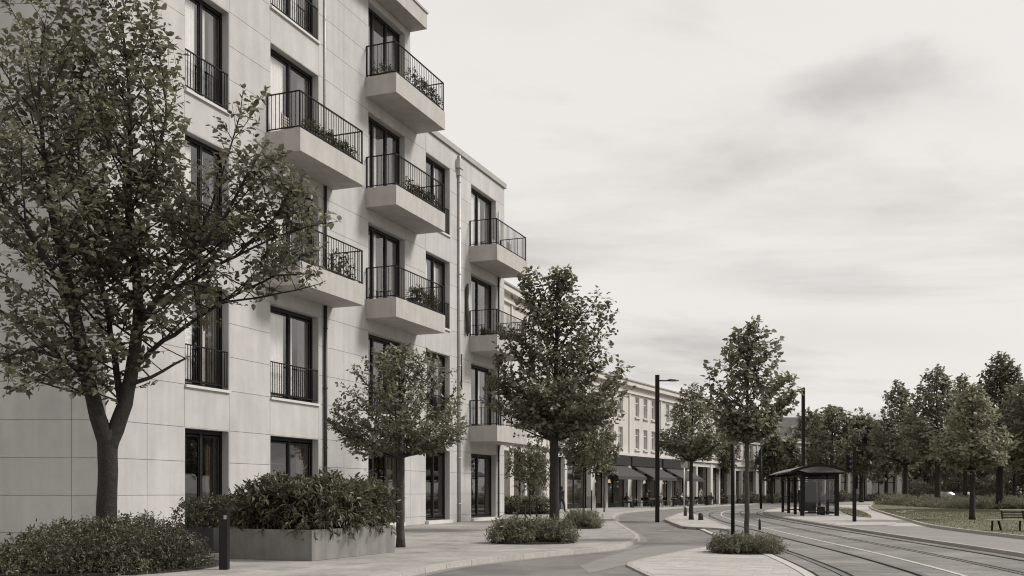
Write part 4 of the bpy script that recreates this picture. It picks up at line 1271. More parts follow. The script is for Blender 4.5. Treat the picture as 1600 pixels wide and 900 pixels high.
def simple_tree(name, label, X, ybase, top, bottom, cx, rx, seed, lm='leaf_mid', ncl=300, per=3, nleaf=7, leaf=.12, tr=.1, shape='round', z0=0, bark='bark', width=.62, fork=None, slen=.32, group='trees along the pavement', spikes=10, ymax=None, lean=0, cat='tree', r_tip=.006, sc=1.0, blobs=None, g2=None):
    bs = g(X, ybase, z0); base = (bs[0], bs[1], z0); Y = bs[1]
    pz = lambda y: H + (HOR - y) / FP * Y - z0
    zt, zb = pz(top), pz(bottom); R = rx / FP * Y; hh = zt - zb
    fk = zb + .05 * hh if fork is None else pz(fork)
    ox = (cx - X) / FP * Y
    if shape == 'round': bl = [(ox * .6, 0, zb + hh * .5, R * .92, R * .92, hh * .48), (ox - R * .3, R * .2, zb + hh * .42, R * .66, R * .66, hh * .32), (ox + R * .3, -R * .2, zb + hh * .40, R * .66, R * .66, hh * .30), (ox, 0, zb + hh * .75, R * .5, R * .5, hh * .24)]
    elif shape == 'oval': bl = [(ox, 0, zb + hh * .42, R, R, hh * .36), (ox * .8, R * .1, zb + hh * .62, R * .78, R * .78, hh * .30), (ox * .6, 0, zb + hh * .82, R * .42, R * .42, hh * .18), (ox, 0, zb + hh * .25, R * .8, R * .8, hh * .22)]
    elif shape == 'vase': bl = [(ox, 0, zb + hh * .40, R * .95, R * .9, hh * .27), (ox - R * .45, 0, zb + hh * .62, R * .5, R * .6, hh * .33), (ox + R * .35, 0, zb + hh * .55, R * .58, R * .6, hh * .3), (ox + R * .72, .1, zb + hh * .62, R * .24, R * .3, hh * .22), (ox - R * .25, .2, zb + hh * .82, R * .22, R * .3, hh * .17), (ox + .05 * R, -.2, zb + hh * .78, R * .25, R * .3, hh * .18), (ox, 0, zb + hh * .2, R * .95, R * .8, hh * .17)]
    elif shape == 'cone': bl = [(ox, 0, zb + hh * .30, R, R, hh * .27), (ox, 0, zb + hh * .5, R * .78, R * .78, hh * .28), (ox, 0, zb + hh * .7, R * .5, R * .5, hh * .24), (ox, 0, zb + hh * .86, R * .25, R * .25, hh * .15)]
    if blobs: bl = [(x_, y_, z_, rx_, max(.3, rx_ * 1.0), rz_) for (x_, y_, z_, rx_, ry_, rz_) in blobs_px(blobs, base)]
    trunk = [(0, 0, -.05, tr * 1.25), (0, 0, .25, tr), (.01 * lean, 0, fk * .6, tr * .88), (0, 0, fk, tr * .8), (ox * .3, 0, fk + hh * .4, tr * .45), (ox * .5, 0, fk + hh * .72, tr * .15)]
    if g2 is not None:
        if len(g2) and g2.get('fk2'): fk = pz(g2['fk2'])
        kw = dict(prim=.16, sec=.2, lsp=.085, elev=(38, 70), maxlen=R * 2.2); kw.update({k_: v_ for k_, v_ in g2.items() if k_ != 'fk2'})
        trunk[-2] = (ox * .3, 0, fk + (zt - fk) * .45, tr * .42); trunk[-1] = (ox * .5, 0, zt - .12 * hh, max(.008, tr * .1))
        return grow_tree(name, label, base, trunk, bl, lm, seed, cat, group, barkm=bark, leaf=leaf, width=width, fork=fk - .02, **kw)
    return make_tree(name, label, base, trunk, bl, ncl, per, nleaf, leaf, lm, seed, cat, group, slen=slen, width=width, barkm=bark, centre=(0, 0, zb + hh * .3), rt=fk - .1, spikes=spikes, step=max(.3, R * .18), spread=.8, r_tip=r_tip, inner=.3)
simple_tree('young_tree', 'small round headed tree beside the long concrete planter', 626, 855, 546, 735, 622, 112, 41, 'leaf_light', 420, 3, 7, .115, .105, 'round', fork=716, bark='barkl', slen=.28, g2=dict(prim=.041, sec=.14, lsp=.062, elev=(20, 76), secl=(.15, .32), bare=.35))
simple_tree('maple_tree', 'dark maple with an open ragged crown by the building corner', 866, 828, 418, 705, 876, 124, 42, 'leaf_near', 620, 3, 7, .175, .19, 'vase', fork=690, slen=.55, spikes=60, width=.8, blobs=[(872, 640, 88, 50, 0), (820, 600, 55, 75, .3), (920, 590, 60, 70, 0), (865, 540, 55, 75, 0), (832, 490, 30, 66, .2), (878, 475, 28, 56, 0), (937, 520, 32, 60, .2), (972, 545, 26, 55, 0), (985, 610, 16, 28, .2), (775, 640, 26, 40, 0), (800, 540, 24, 45, -.2), (905, 520, 26, 50, 0), (960, 660, 28, 22, 0)], g2=dict(prim=.078, sec=.22, lsp=.11, elev=(30, 68), maxlen=5, secl=(.3, .55), fk2=692))
simple_tree('young_tree', 'slim tree rising from the small clipped bush behind the maple', 912, 815, 636, 745, 918, 48, 43, 'leaf_mid', 200, 3, 7, .16, .06, 'round', slen=.4)
simple_tree('young_tree', 'thin staked sapling left of the maple near the building corner', 828, 806, 688, 772, 826, 40, 44, 'leaf_light', 170, 3, 6, .15, .05, 'round', slen=.4)
simple_tree('young_tree', 'slender young tree on the traffic island', 1080, 812, 600, 728, 1083, 53, 45, 'leaf_mid', 380, 3, 7, .20, .11, 'cone', slen=.45, spikes=26, g2=dict(prim=.085, sec=.24, lsp=.11, elev=(24, 66), secl=(.25, .4)))
simple_tree('maple_tree', 'tall slender maple standing in the low bush on the plaza', 1167, 848, 503, 705, 1170, 68, 46, 'leaf_mid', 430, 3, 7, .165, .075, 'oval', z0=-.1, bark='barkl', slen=.4, spikes=45, width=.75, blobs=[(1170, 652, 46, 38, 0), (1132, 622, 34, 42, 0), (1208, 615, 36, 42, .1), (1170, 600, 38, 45, 0), (1155, 560, 30, 40, .1), (1192, 560, 30, 42, 0), (1180, 525, 15, 26, 0), (1213, 578, 22, 38, 0), (1126, 592, 22, 36, 0)], g2=dict(prim=.06, sec=.17, lsp=.085, elev=(32, 70), maxlen=3.4, secl=(.2, .35), fk2=700))
simple_tree('young_tree', 'small tree at the cafe end of the pavement under the pale row', 944, 800, 690, 745, 940, 26, 47, 'leaf_light', 110, 3, 6, .2, .05, 'round', slen=.4)

# planting beds under the street trees
def bed(name, label, X0, X1, yb, ytop, seed, lm='leaf_mid', n=900, leaf=.09, z0=0, depth=.6, width=.25, soil=True, dy=0):
    xc = (X0 + X1) / 2; bs = g(xc, yb, z0); Y = bs[1] + depth * .8; base = ((xc - 800) / FP * Y, Y, z0)
    R = (X1 - X0) / 2 / FP * Y; hz = H + (HOR - ytop) / FP * Y - z0
    bl = []
    r_ = random.Random(seed)
    for i in range(7):
        u = -R * .72 + R * 1.44 * i / 6
        bl.append((u, r_.uniform(-.3, .3) * depth, hz * .2, R * .34, depth * .8, hz * r_.uniform(.55, .8)))
    o = shrub(name, label, base, bl, n, 7, leaf, lm, seed, 'shrub', 'low bushes round the street trees', slen=.22, width=width, up=1.0, inner=.5, spread=.6)
    if soil:
        mb = MB(); mb.prism([(base[0] + cos(k * pi / 10) * R * 1.03, base[1] + sin(k * pi / 10) * depth * 1.15) for k in range(20)], z0 + .003, z0 + .034)
        mb.build('planting_bed', M['soil'], SW if z0 == 0 else PL)
    return o
bed('grassy_bush', 'wide grassy bush at the foot of the dark maple', 768, 897, 850, 811, 51, 'leaf_mid', 1300, .13, 0, .95)
bed('clipped_bush', 'compact rounded bush between the maple and the kerb curve', 884, 938, 826, 797, 52, 'leaf_mid', 900, .11, 0, 1.0)
bed('grassy_bush', 'low grassy bush on the plaza around the slender maple', 1115, 1217, 868, 840, 53, 'leaf_light', 1500, .085, -.1, .75)
# stakes by the saplings
for i, (X, y, yt, lb) in enumerate([(808, 822, 785, 'short wooden stake at the left of the grassy bush under the maple'), (820, 824, 786, 'short wooden stake in the middle of the grassy bush under the maple'), (838, 815, 778, 'thin stake nearest the maple trunk'), (924, 812, 766, 'stake beside the slim tree in the compact bush')]):
    bs = g(X, y); zt = H + (HOR - yt) / FP * bs[1]
    mb = MB(); mb.tube([(bs[0], bs[1], 0), (bs[0] + .02, bs[1], zt)], .035, 7); o = mb.build('tree_stake', M['bark']); tag(o, lb, 'stake', 'stakes among the young trees')

# ================================================================== STREET LAMPS, POSTS
def lamp(label, X, yb, yt, armpx, z0, r=.1, hid=None):
    bs = g(X, yb, z0) if hid is None else hid
    x_, Y = bs; zt = H + (HOR - yt) / FP * Y
    t = thing('street_lamp', label, 'street lamp', (x_, Y, z0), 0, 'street lamps along the tram line')
    mb = MB(); mb.box(x_ - r, x_ + r, Y - r, Y + r, z0 - .03, zt); mb.build('pole', M['iron'], t, bevel=.01)
    mb = MB(); mb.box(x_ - r * 1.02, x_ + r * 1.02, Y - r * 1.02, Y + r * 1.02, zt + .002, zt + .03); mb.build('pole_cap', M['iron'], t)
    L = armpx / FP * Y; s = 1 if L > 0 else -1; za = zt - .24
    mb = MB(); mb.tube([(x_ + s * r, Y, za), (x_ + L * .45, Y, za)], .035, 8); mb.build('arm', M['iron'], t)
    mb = MB()
    x0 = x_ + L * .42; x1 = x_ + L
    A = [(x0, .05, .03), (x0 + (x1 - x0) * .25, .13, .07), (x0 + (x1 - x0) * .7, .13, .05), (x1, .05, .02)]
    for i in range(3):
        (xa, wa, ha), (xb, wb, hb) = A[i], A[i + 1]
        f0 = [(xa, Y - wa, za - .02), (xa, Y + wa, za - .02), (xa, Y + wa * .6, za + ha), (xa, Y - wa * .6, za + ha)]
        f1 = [(xb, Y - wb, za - .02), (xb, Y + wb, za - .02), (xb, Y + wb * .6, za + hb), (xb, Y - wb * .6, za + hb)]
        mb.hexa(f0, f1) if s < 0 else mb.hexa(f1, f0)
    h = mb.build('lamp_head', M['iron'], t)
    mb = MB(); xa, xb = sorted((x0 + (x1 - x0) * .25, x0 + (x1 - x0) * .85)); mb.box(xa, xb, Y - .09, Y + .09, za - .035, za - .021); mb.build('lens', M['lampglass'], h)
    return t
lamp('tall dark street lamp standing in the carriageway before the island', 1027, 816, 587, 34, -.1, .095)
lamp('tall dark street lamp behind the tram shelter with its arm to the left', 1254, 798, 607, -16, 0, .11, hid=(21.6, 75.0))
# slim dark post on the plaza next to the slender maple
bs = g(1145, 842, -.1); zt = H + (HOR - 655) / FP * bs[1]
t = thing('signpost', 'slim dark post in the plaza bush just left of the slender maple', 'post', (bs[0], bs[1], -.1))
mb = MB(); mb.tube([(bs[0], bs[1], -.1), (bs[0], bs[1], zt)], .058, 10); mb.build('post', M['iron'], t)
mb = MB(); mb.tube([(bs[0], bs[1], zt + .001), (bs[0], bs[1], zt + .04)], .066, 10); mb.build('cap', M['iron'], t)
# signal post right of the shelter
bs = g(1335, 816); x_, Y = bs; zt = H + (HOR - 698) / FP * Y
t = thing('tram_signal', 'dark tram signal post with side boxes at the end of the platform', 'signal', (x_, Y, 0))
mb = MB(); mb.box(x_ - .07, x_ + .07, Y - .07, Y + .07, 0, zt); mb.build('post', M['iron'], t, bevel=.008)
mb = MB(); mb.box(x_ - .40, x_ - .14, Y - .12, Y + .12, zt - 1.15, zt - .35); h = mb.build('signal_box', M['iron'], t, bevel=.02)
for zz_ in (.95, .7, .47):
    mb = MB(); mb.tube([(x_ - .27, Y - .125, zt - zz_), (x_ - .27, Y - .2, zt - zz_)], [.085, .09], 12); mb.build('visor', M['iron'], h)
mb = MB()
for zz_ in (.4, .62, .84, 1.1): mb.box(x_ - .14, x_ - .07, Y - .02, Y + .02, zt - zz_ - .015, zt - zz_ + .015)
mb.build('bracket', M['coping'], t)
mb = MB(); mb.box(x_ + .07, x_ + .09, Y - .2, Y + .2, 1.5, 2.1); mb.build('plate', M['iron'], t)
# low post & small thing on the island, thin posts
for (X, y, h, r, lb, nm, cat) in [(1095, 812.5, .34, .13, 'squat dark cast bollard on the traffic island beside the young tree', 'low_bollard', 'bollard'), (1071, 806, .5, .09, 'short dark post at the far tip of the traffic island', 'low_bollard', 'bollard'), (1187, 829, .42, .05, 'tiny marker post between the tram tracks', 'marker_post', 'post')]:
    bs = g(X, y, 0 if cat == 'bollard' else -.1); z0 = 0 if cat == 'bollard' else -.07
    mb = MB(); mb.tube([(*bs, z0), (*bs, z0 + h * .8), (*bs, z0 + h)], [r, r * .92, r * .55], 12); tag(mb.build(nm, M['piped']), lb, cat)
for (X, y, yt, lb) in [(1069, 806, 716, 'thin pale pole at the far tip of the traffic island'), (1189, 795, 702, 'dark slim pole on the far pavement left of the tram shelter')]:
    bs = g(X, y); zt = H + (HOR - yt) / FP * bs[1]
    t = thing('sign_pole', lb, 'pole', (bs[0], bs[1], 0), 0, 'thin poles by the tram line')
    mb = MB(); mb.tube([(*bs, 0), (*bs, zt)], .04 if X < 1100 else .1, 8); mb.build('pole', M['pipe'] if X < 1100 else M['iron'], t)
    mb = MB(); mb.box(bs[0] - .2, bs[0] + .2, bs[1] - .09 , bs[1] - .07, zt - .55, zt - .1)
    mb.build('sign_plate', M['coping'] if X < 1100 else M['iron'], t)

# ================================================================== TRAM SHELTER
A = Vector((16.25, 56.6, 0)); ad = Vector((.165, .986, 0)).normalized(); an = Vector((ad.y, -ad.x, 0))
SH = Frame((A.x, A.y), (ad.x, ad.y), (an.x, an.y))     # s away from camera, o to the right (depth)
zg = .03
t = thing('tram_shelter', 'dark steel tram shelter with a curved roof and glass walls on the platform', 'tram shelter', (A.x, A.y, zg))
Ls, Ds, Ht = 11.0, 1.85, 2.42
for s_ in (.0, 3.6, 7.3, Ls):
    for o_ in (0, Ds):
        mb = MB(); w_ = .085 if s_ > 0 else .11
        SH.box(mb, s_ - w_, s_ + w_, o_ - w_, o_ + w_, zg, Ht + (.0)); mb.build('post', M['iron'], t)
# curved roof, thin shell with ribs
mb = MB(); nseg = 14; s0, s1 = -1.2, Ls + 1.6
prof = []
for i in range(nseg + 1):
    u = i / nseg; o_ = -.75 + u * (Ds + 1.2); z_ = Ht + .02 + .46 * math.sin(pi * (0.06 + .88 * u)) - .05
    prof.append((o_, z_))
va = []; n_ = len(prof)
for s_ in (s0, s1):
    for (o_, z_) in prof: va.append(SH.p(s_, o_, z_))
    for (o_, z_) in prof: va.append(SH.p(s_, o_, z_ + .05))
fs = []
for i in range(n_ - 1):
    fs += [(i, i + 1, 2 * n_ + i + 1, 2 * n_ + i), (n_ + i + 1, n_ + i, 3 * n_ + i, 3 * n_ + i + 1), (i + 1, i, n_ + i, n_ + i + 1), (2 * n_ + i, 2 * n_ + i + 1, 3 * n_ + i + 1, 3 * n_ + i)]
fs += [(0, 2 * n_, 3 * n_, n_), (n_ - 1, 2 * n_ - 1, 4 * n_ - 1, 3 * n_ - 1)]
mb.add(va, fs); mb.build('roof', M['roofmetal'], t)
mb = MB()
for s_ in (s0, s1 - .06):
    for i in range(n_ - 1):
        (oa, za), (ob, zb_) = prof[i], prof[i + 1]
        mb.hexa([SH.p(s_ - .03, oa, za - .1), SH.p(s_ + .05, oa, za - .1), SH.p(s_ + .05, ob, zb_ - .1), SH.p(s_ - .03, ob, zb_ - .1)], [SH.p(s_ - .03, oa, za + .055), SH.p(s_ + .05, oa, za + .055), SH.p(s_ + .05, ob, zb_ + .055), SH.p(s_ - .03, ob, zb_ + .055)])
mb.build('roof_trim', M['iron'], t)
for s_ in (0, 3.6, 7.3, Ls):
    mb = MB()
    SH.box(mb, s_ - .05, s_ + .05, -.7, Ds + .4, Ht - .06, Ht + .03); mb.build('roof_beam', M['iron'], t)
mb = MB()
for o_ in (0, Ds): SH.box(mb, -.1, Ls + .1, o_ - .05, o_ + .05, Ht - .2, Ht - .061)
mb.build('eaves_beam', M['iron'], t)
# glass walls: back (o=Ds) and end panels with frames
def glazing(s0, s1, o0, o1):
    fm = MB()
    if o0 == o1:
        for z0, z1 in ((.12, .2), (2.05, 2.12), (1.0, 1.03)): SH.box(fm, s0, s1, o0 - .03, o0 + .03, zg + z0, zg + z1)
        fo = fm.build('wall_frame', M['iron'], t); gm = MB(); SH.box(gm, s0, s1, o0 - .005, o0 + .005, zg + .2, zg + 2.05)
    else:
        for z0, z1 in ((.12, .2), (2.05, 2.12)): SH.box(fm, s0 - .03, s0 + .03, o0, o1, zg + z0, zg + z1)
        fo = fm.build('wall_frame', M['iron'], t); gm = MB(); SH.box(gm, s0 - .005, s0 + .005, o0, o1, zg + .2, zg + 2.05)
    gm.build('glass_pane', M['glassc'], fo)
for s0_, s1_ in ((.13, 3.49), (3.71, 7.19), (7.41, Ls - .11)): glazing(s0_, s1_, Ds, Ds)
glazing(0, 0, .14, Ds - .14); glazing(Ls, Ls, .14, Ds - .14); glazing(7.41, Ls - .11, 0, 0)
# timetable cabinets and seats
mb = MB(); SH.box(mb, .5, .6, .15, .6, zg + .25, zg + 1.9); mb.build('display_case', M['iron'], t)
mb = MB(); SH.box(mb, 1.6, 1.72, .5, .95, zg + .15, zg + 1.9); mb.build('display_case', M['iron'], t)
for k in range(2):
    b0_ = 2.4 + k * 4.2
    bt = thing('shelter_bench', ['near slatted bench inside the tram shelter', 'far slatted bench inside the tram shelter'][k], 'bench', SH.p(b0_, Ds - .5, zg), 0, 'benches in the tram shelter')
    mb = MB()
    for i in range(3): SH.box(mb, b0_ - .9, b0_ + .9, Ds - .7 + i * .13, Ds - .6 + i * .13, zg + .45, zg + .49)
    mb.build('seat', M['piped'], bt)
    for q in (-.7, .7):
        mb = MB(); SH.box(mb, b0_ + q - .03, b0_ + q + .03, Ds - .66, Ds - .4, zg, zg + .449); mb.build('leg', M['iron'], bt)
# ================================================================== PARK BENCH
Bp = Vector((15.75, 33.4, .07)); bx_ = Vector((.95, -.31, 0)).normalized(); by_ = Vector((.31, .95, 0)).normalized()
BN = Frame((Bp.x, Bp.y), (bx_.x, bx_.y), (by_.x, by_.y))
t = thing('park_bench', 'weathered slatted park bench on the lawn at the right edge', 'bench', (Bp.x, Bp.y, .07))
Lb = 2.3; z0 = .05
for i in range(5):
    mb = MB(); BN.box(mb, -.05, Lb, .0 + i * .09, .075 + i * .09, z0 + .36, z0 + .39); mb.build('seat_slat', M['wood'], t)
for i in range(3):
    mb = MB(); o_ = .50 + i * .035
    BN.box(mb, .45, Lb, o_, o_ + .02, z0 + .44 + i * .085, z0 + .475 + i * .085); mb.build('back_slat', M['bark'], t)
for s_ in (.12, .95, 1.9):
    mb = MB(); mb.bar(BN.p(s_ - .02, .04, z0), BN.p(s_, .10, z0 + .359), .06, .05); mb.build('leg', M['iron'], t)
    mb = MB(); mb.bar(BN.p(s_ + .34, .62, z0), BN.p(s_ + .22, .40, z0 + .359), .06, .05); mb.build('leg', M['iron'], t)
for s_ in (.48, 1.12, 1.9):
    mb = MB(); mb.bar(BN.p(s_, .45, z0 + .34), BN.p(s_ - .02, .64, z0 + .69), .05, .03); mb.build('back_support', M['iron'], t)
mb = MB(); BN.box(mb, .42, Lb + .05, .58, .68, z0 + .695, z0 + .725); mb.build('top_rail', M['sill'], t)

# ================================================================== FAR ROW OF HOUSES
RO = np.array([11.96, 95.0]); RD = np.array([.474, .881]); RN = np.array([RD[1], -RD[0]])
FH = Frame(RO, RD, RN)
def house(name, label, fr, s0, s1, ztop, bays, floors, depth, matw, wing=False, nwin=3, zg1=4.55, awnings=(), awn_lab=''):
    o0 = fr.p(s0, 0, 0)
    root = thing(name, label, 'building', (o0.x, o0.y, 0), 0, 'pale houses along the curved street')
    ops = []; bw = (s1 - s0) / bays; 
    for bi in range(bays):
        for (za, zb) in floors:
            for w_ in range(nwin):
                c = s0 + bw * bi + bw * (.5 + (w_ - (nwin - 1) / 2) * .255)
                ops.append((c - .52, c + .52, za, zb))
    mb = MB(); wallgrid(mb, fr, s0, s1, zg1, ztop, ops, -.3, 0)
    mb.build('wall', matw, root)
    mb = MB(); fr.box(mb, s0 + .02, s1 - .02, -depth, -1.6, 0, ztop - .1); fr.box(mb, s0 + .02, s0 + .3, -1.6, -.301, 0, ztop - .1); fr.box(mb, s1 - .3, s1 - .02, -1.6, -.301, 0, ztop - .1); fr.box(mb, s0 + .3, s1 - .3, -1.6, -.301, ztop - .4, ztop - .1)
    fr.box(mb, s0 + .3, s1 - .3, -1.6, -.301, zg1 - .35, zg1 - .1)
    mb.build('core', M['greystone'], root)
    for (a, b, za, zb) in ops:
        wm = MB()
        for q in ((a, a + .09, za, zb), (b - .09, b, za, zb), (a + .09, b - .09, zb - .1, zb), (a + .09, b - .09, za, za + .1), ((a + b) / 2 - .05, (a + b) / 2 + .05, za + .1, zb - .1), (a + .09, b - .09, za + (zb - za) * .68, za + (zb - za) * .68 + .07)):
            fr.box(wm, q[0], q[1], -.22, -.14, q[2], q[3])
        wo = wm.build('window', M['white'], root)
        gm = MB(); fr.box(gm, a + .05, b - .05, -.2, -.19, za + .05, zb - .05); gm.build('pane', M['glass'], wo)
        sm = MB(); fr.box(sm, a - .12, b + .12, .002, .16, za - .16, za - .002); sm.build('sill', M['creamtrim'], wo)
    mb = MB()
    fr.box(mb, s0 - .1, s1 + .1, .002, .38, ztop - .28, ztop); fr.box(mb, s0, s1, .002, .18, ztop - .95, ztop - .80); fr.box(mb, s0, s1, -.3, .28, ztop + .002, ztop + .14)
    mb.build('cornice', M['creamtrim'], root)
    mb = MB(); fr.box(mb, s0 - .12, s1 + .12, -depth, .42, ztop + .142, ztop + .26); mb.build('roof_edge', M['coping'], root)
    mb = MB(); fr.box(mb, s0, s1, .002, .24, zg1 + .15, zg1 + .38); mb.build('string_course', M['creamtrim'], root)
    for bi in range(bays + 1):
        p_ = s0 + bw * bi; p_ = min(max(p_, s0 + .3), s1 - .3)
        mb = MB(); fr.box(mb, p_ - .13, p_ + .13, .002, .10, zg1 + .382, ztop - .96); mb.build('pilaster', M['creamtrim'], root)
        mb = MB(); fr.box(mb, p_ - .42, p_ + .42, -.5, .06, 1.0, zg1 + .148); po = mb.build('pillar', M['cream'], root)
        mb = MB(); fr.box(mb, p_ - .47, p_ + .47, -.5, .11, 0, .998); mb.build('plinth', M['greystone'], po)
    for bi in range(bays):
        a = s0 + bw * bi + .42; b = s0 + bw * (bi + 1) - .42
        mb = MB(); fr.box(mb, a, b, -.5, .0, zg1 - .35, zg1 + .148); mb.build('lintel', M['cream'], root)
        # slim inner pillars and shop glass
        n_ = 3
        sw_ = MB()
        for j in range(n_ + 1):
            q = a + (b - a) * j / n_
            fr.box(sw_, q - .07, q + .07, -.45, -.35, .0, zg1 - .35)
        fr.box(sw_, a, b, -.44, -.36, 2.75, 2.87); fr.box(sw_, a, b, -.44, -.36, 0, .4)
        so = sw_.build('shop_front', M['frame'], root)
        for j in range(n_):
            q0 = a + (b - a) * j / n_ + .07; q1 = a + (b - a) * (j + 1) / n_ - .07
            gm = MB(); fr.box(gm, q0, q1, -.41, -.40, .4, 2.75); fr.box(gm, q0, q1, -.41, -.40, 2.87, zg1 - .36); gm.build('pane', M['glassd'], so)
        if bi % 2 == 0 or bays > 4:
            mb = MB(); q = a + (b - a) * .36; fr.box(mb, q - .22, q + .22, -.34, .02, 0, zg1 - .352); mb.build('slim_pillar', M['cream'], root)
        if bi in awnings:
            mb = MB(); fr.box(mb, a - .2, b + .2, .112, .24, 3.75, 4.68); mb.build('fascia_board', M['sign'], root)
            mb = MB(); z_h, z_l, d_ = 3.72, 2.72, 2.0; a += .45; b -= .45
            n2 = 10
            for j in range(n2):
                u0 = a + (b - a) * j / n2; u1 = a + (b - a) * (j + 1) / n2
                mb.hexa([fr.p(u0, .12, z_h - .04), fr.p(u1, .12, z_h - .04), fr.p(u1, d_, z_l - .04 + (.015 if j % 2 else 0)), fr.p(u0, d_, z_l - .04)], [fr.p(u0, .12, z_h), fr.p(u1, .12, z_h), fr.p(u1, d_, z_l + (.015 if j % 2 else 0)), fr.p(u0, d_, z_l)])
            ao = mb.build('awning', M['awning'], root)
            mb = MB(); fr.box(mb, a, b, d_ + .002, d_ + .03, z_l - .28, z_l); mb.build('valance', M['awning'], ao)
            mb = MB()
            for u_ in (a + .05, b - .05): mb.bar(fr.p(u_, .12, 2.6), fr.p(u_, d_, z_l - .06), .04)
            mb.build('awning_arm', M['iron'], ao)
            rl = random.Random(bi)
            for j in range(2):
                q = a + (b - a) * rl.uniform(.15, .85); mb = MB(); mb.tube([fr.p(q, -.9, 2.2), fr.p(q, -.9, 2.5)], [.16, .07], 10); mb.build('lamp_shade', M['warm'], root)
    return root
bw = 8.37
house('street_house', 'long pale three storey house with dark awnings over the street cafe', FH, -2.57 - bw * 2, -2.57 + bw * 4, 11.35, 6, [(5.35, 7.25), (8.35, 10.2)], 12, M['cream'], awnings=(1, 2, 3), zg1=4.5)
# taller wing close to the apartment building
w1 = FH.p(-2.57 - bw * 2, 0, 0)
wd = np.array([w1.x + 3.2, w1.y - 62.]); wd = wd / np.linalg.norm(wd)
wd = np.array([.33, .944])
FW = Frame((w1.x, w1.y), wd, (wd[1], -wd[0]))
house('street_house', 'taller cream house behind the apartment building corner', FW, -26.0, -.05, 15.2, 3, [(5.6, 7.5), (8.7, 10.6), (11.6, 13.2)], 12, M['cream'])
# roof light structure on the wing
# low arcade beyond
w2 = FH.p(-2.57 + bw * 4 + .05, 0, 0)
d3 = np.array([.62, .785]); FA = Frame((w2.x, w2.y), d3, (d3[1], -d3[0]))
house('arcade_house', 'lower pale house with a long colonnade where the street bends', FA, .1, 34, 8.3, 5, [(5.4, 7.1)], 12, M['cream'], zg1=4.3)
w3 = FA.p(34.1, 0, 0); d4 = np.array([.93, .36]); d4 /= np.linalg.norm(d4); FB = Frame((w3.x, w3.y), d4, (d4[1], -d4[0]))
house('arcade_house', 'farthest pale colonnaded house seen behind the tram shelter', FB, .1, 12, 9.3, 2, [(5.6, 7.4)], 12, M['cream'], zg1=4.4)
# mansard roof house
mc = (43.5, 172)
t = thing('mansard_house', 'house with a steep slate mansard roof rising behind the trees above the shelter', 'building', (mc[0], mc[1], 0))
mb = MB(); mb.box(mc[0] - 6.5, mc[0] + 8, mc[1], mc[1] + 14, 0, 10.4); mb.build('wall', M['cream'], t)
mb = MB(); mb.hexa([(mc[0] - 7, mc[1] - .5, 10.6), (mc[0] + 8.5, mc[1] - .5, 10.6), (mc[0] + 8.5, mc[1] + 14.5, 10.6), (mc[0] - 7, mc[1] + 14.5, 10.6)], [(mc[0] - 4.5, mc[1] + 3, 14.3), (mc[0] + 6, mc[1] + 3, 14.3), (mc[0] + 6, mc[1] + 11, 14.3), (mc[0] - 4.5, mc[1] + 11, 14.3)])
rf = mb.build('roof', M['roof'], t)
mb = MB(); mb.box(mc[0] - 7.1, mc[0] + 8.6, mc[1] - .6, mc[1] + 14.6, 10.402, 10.59); mb.build('cornice', M['creamtrim'], t)
for i in range(4):
    x_ = mc[0] - 4.8 + i * 3.2
    mb = MB(); mb.box(x_ - .55, x_ + .55, mc[1] + .3, mc[1] + 2.4, 11.2, 12.7); do = mb.build('dormer', M['creamtrim'], t)
    mb = MB(); mb.box(x_ - .35, x_ + .35, mc[1] + .24, mc[1] + .29, 11.35, 12.55); mb.build('pane', M['glassd'], do)
    mb = MB(); mb.box(x_ - .5, x_ + .5, mc[1] - .12, mc[1] - .002, 7.2, 9.4); w_ = mb.build('window', M['white'], t)
    mb = MB(); mb.box(x_ - .38, x_ + .38, mc[1] - .15, mc[1] - .125, 7.3, 9.3); mb.build('pane', M['glassd'], w_)


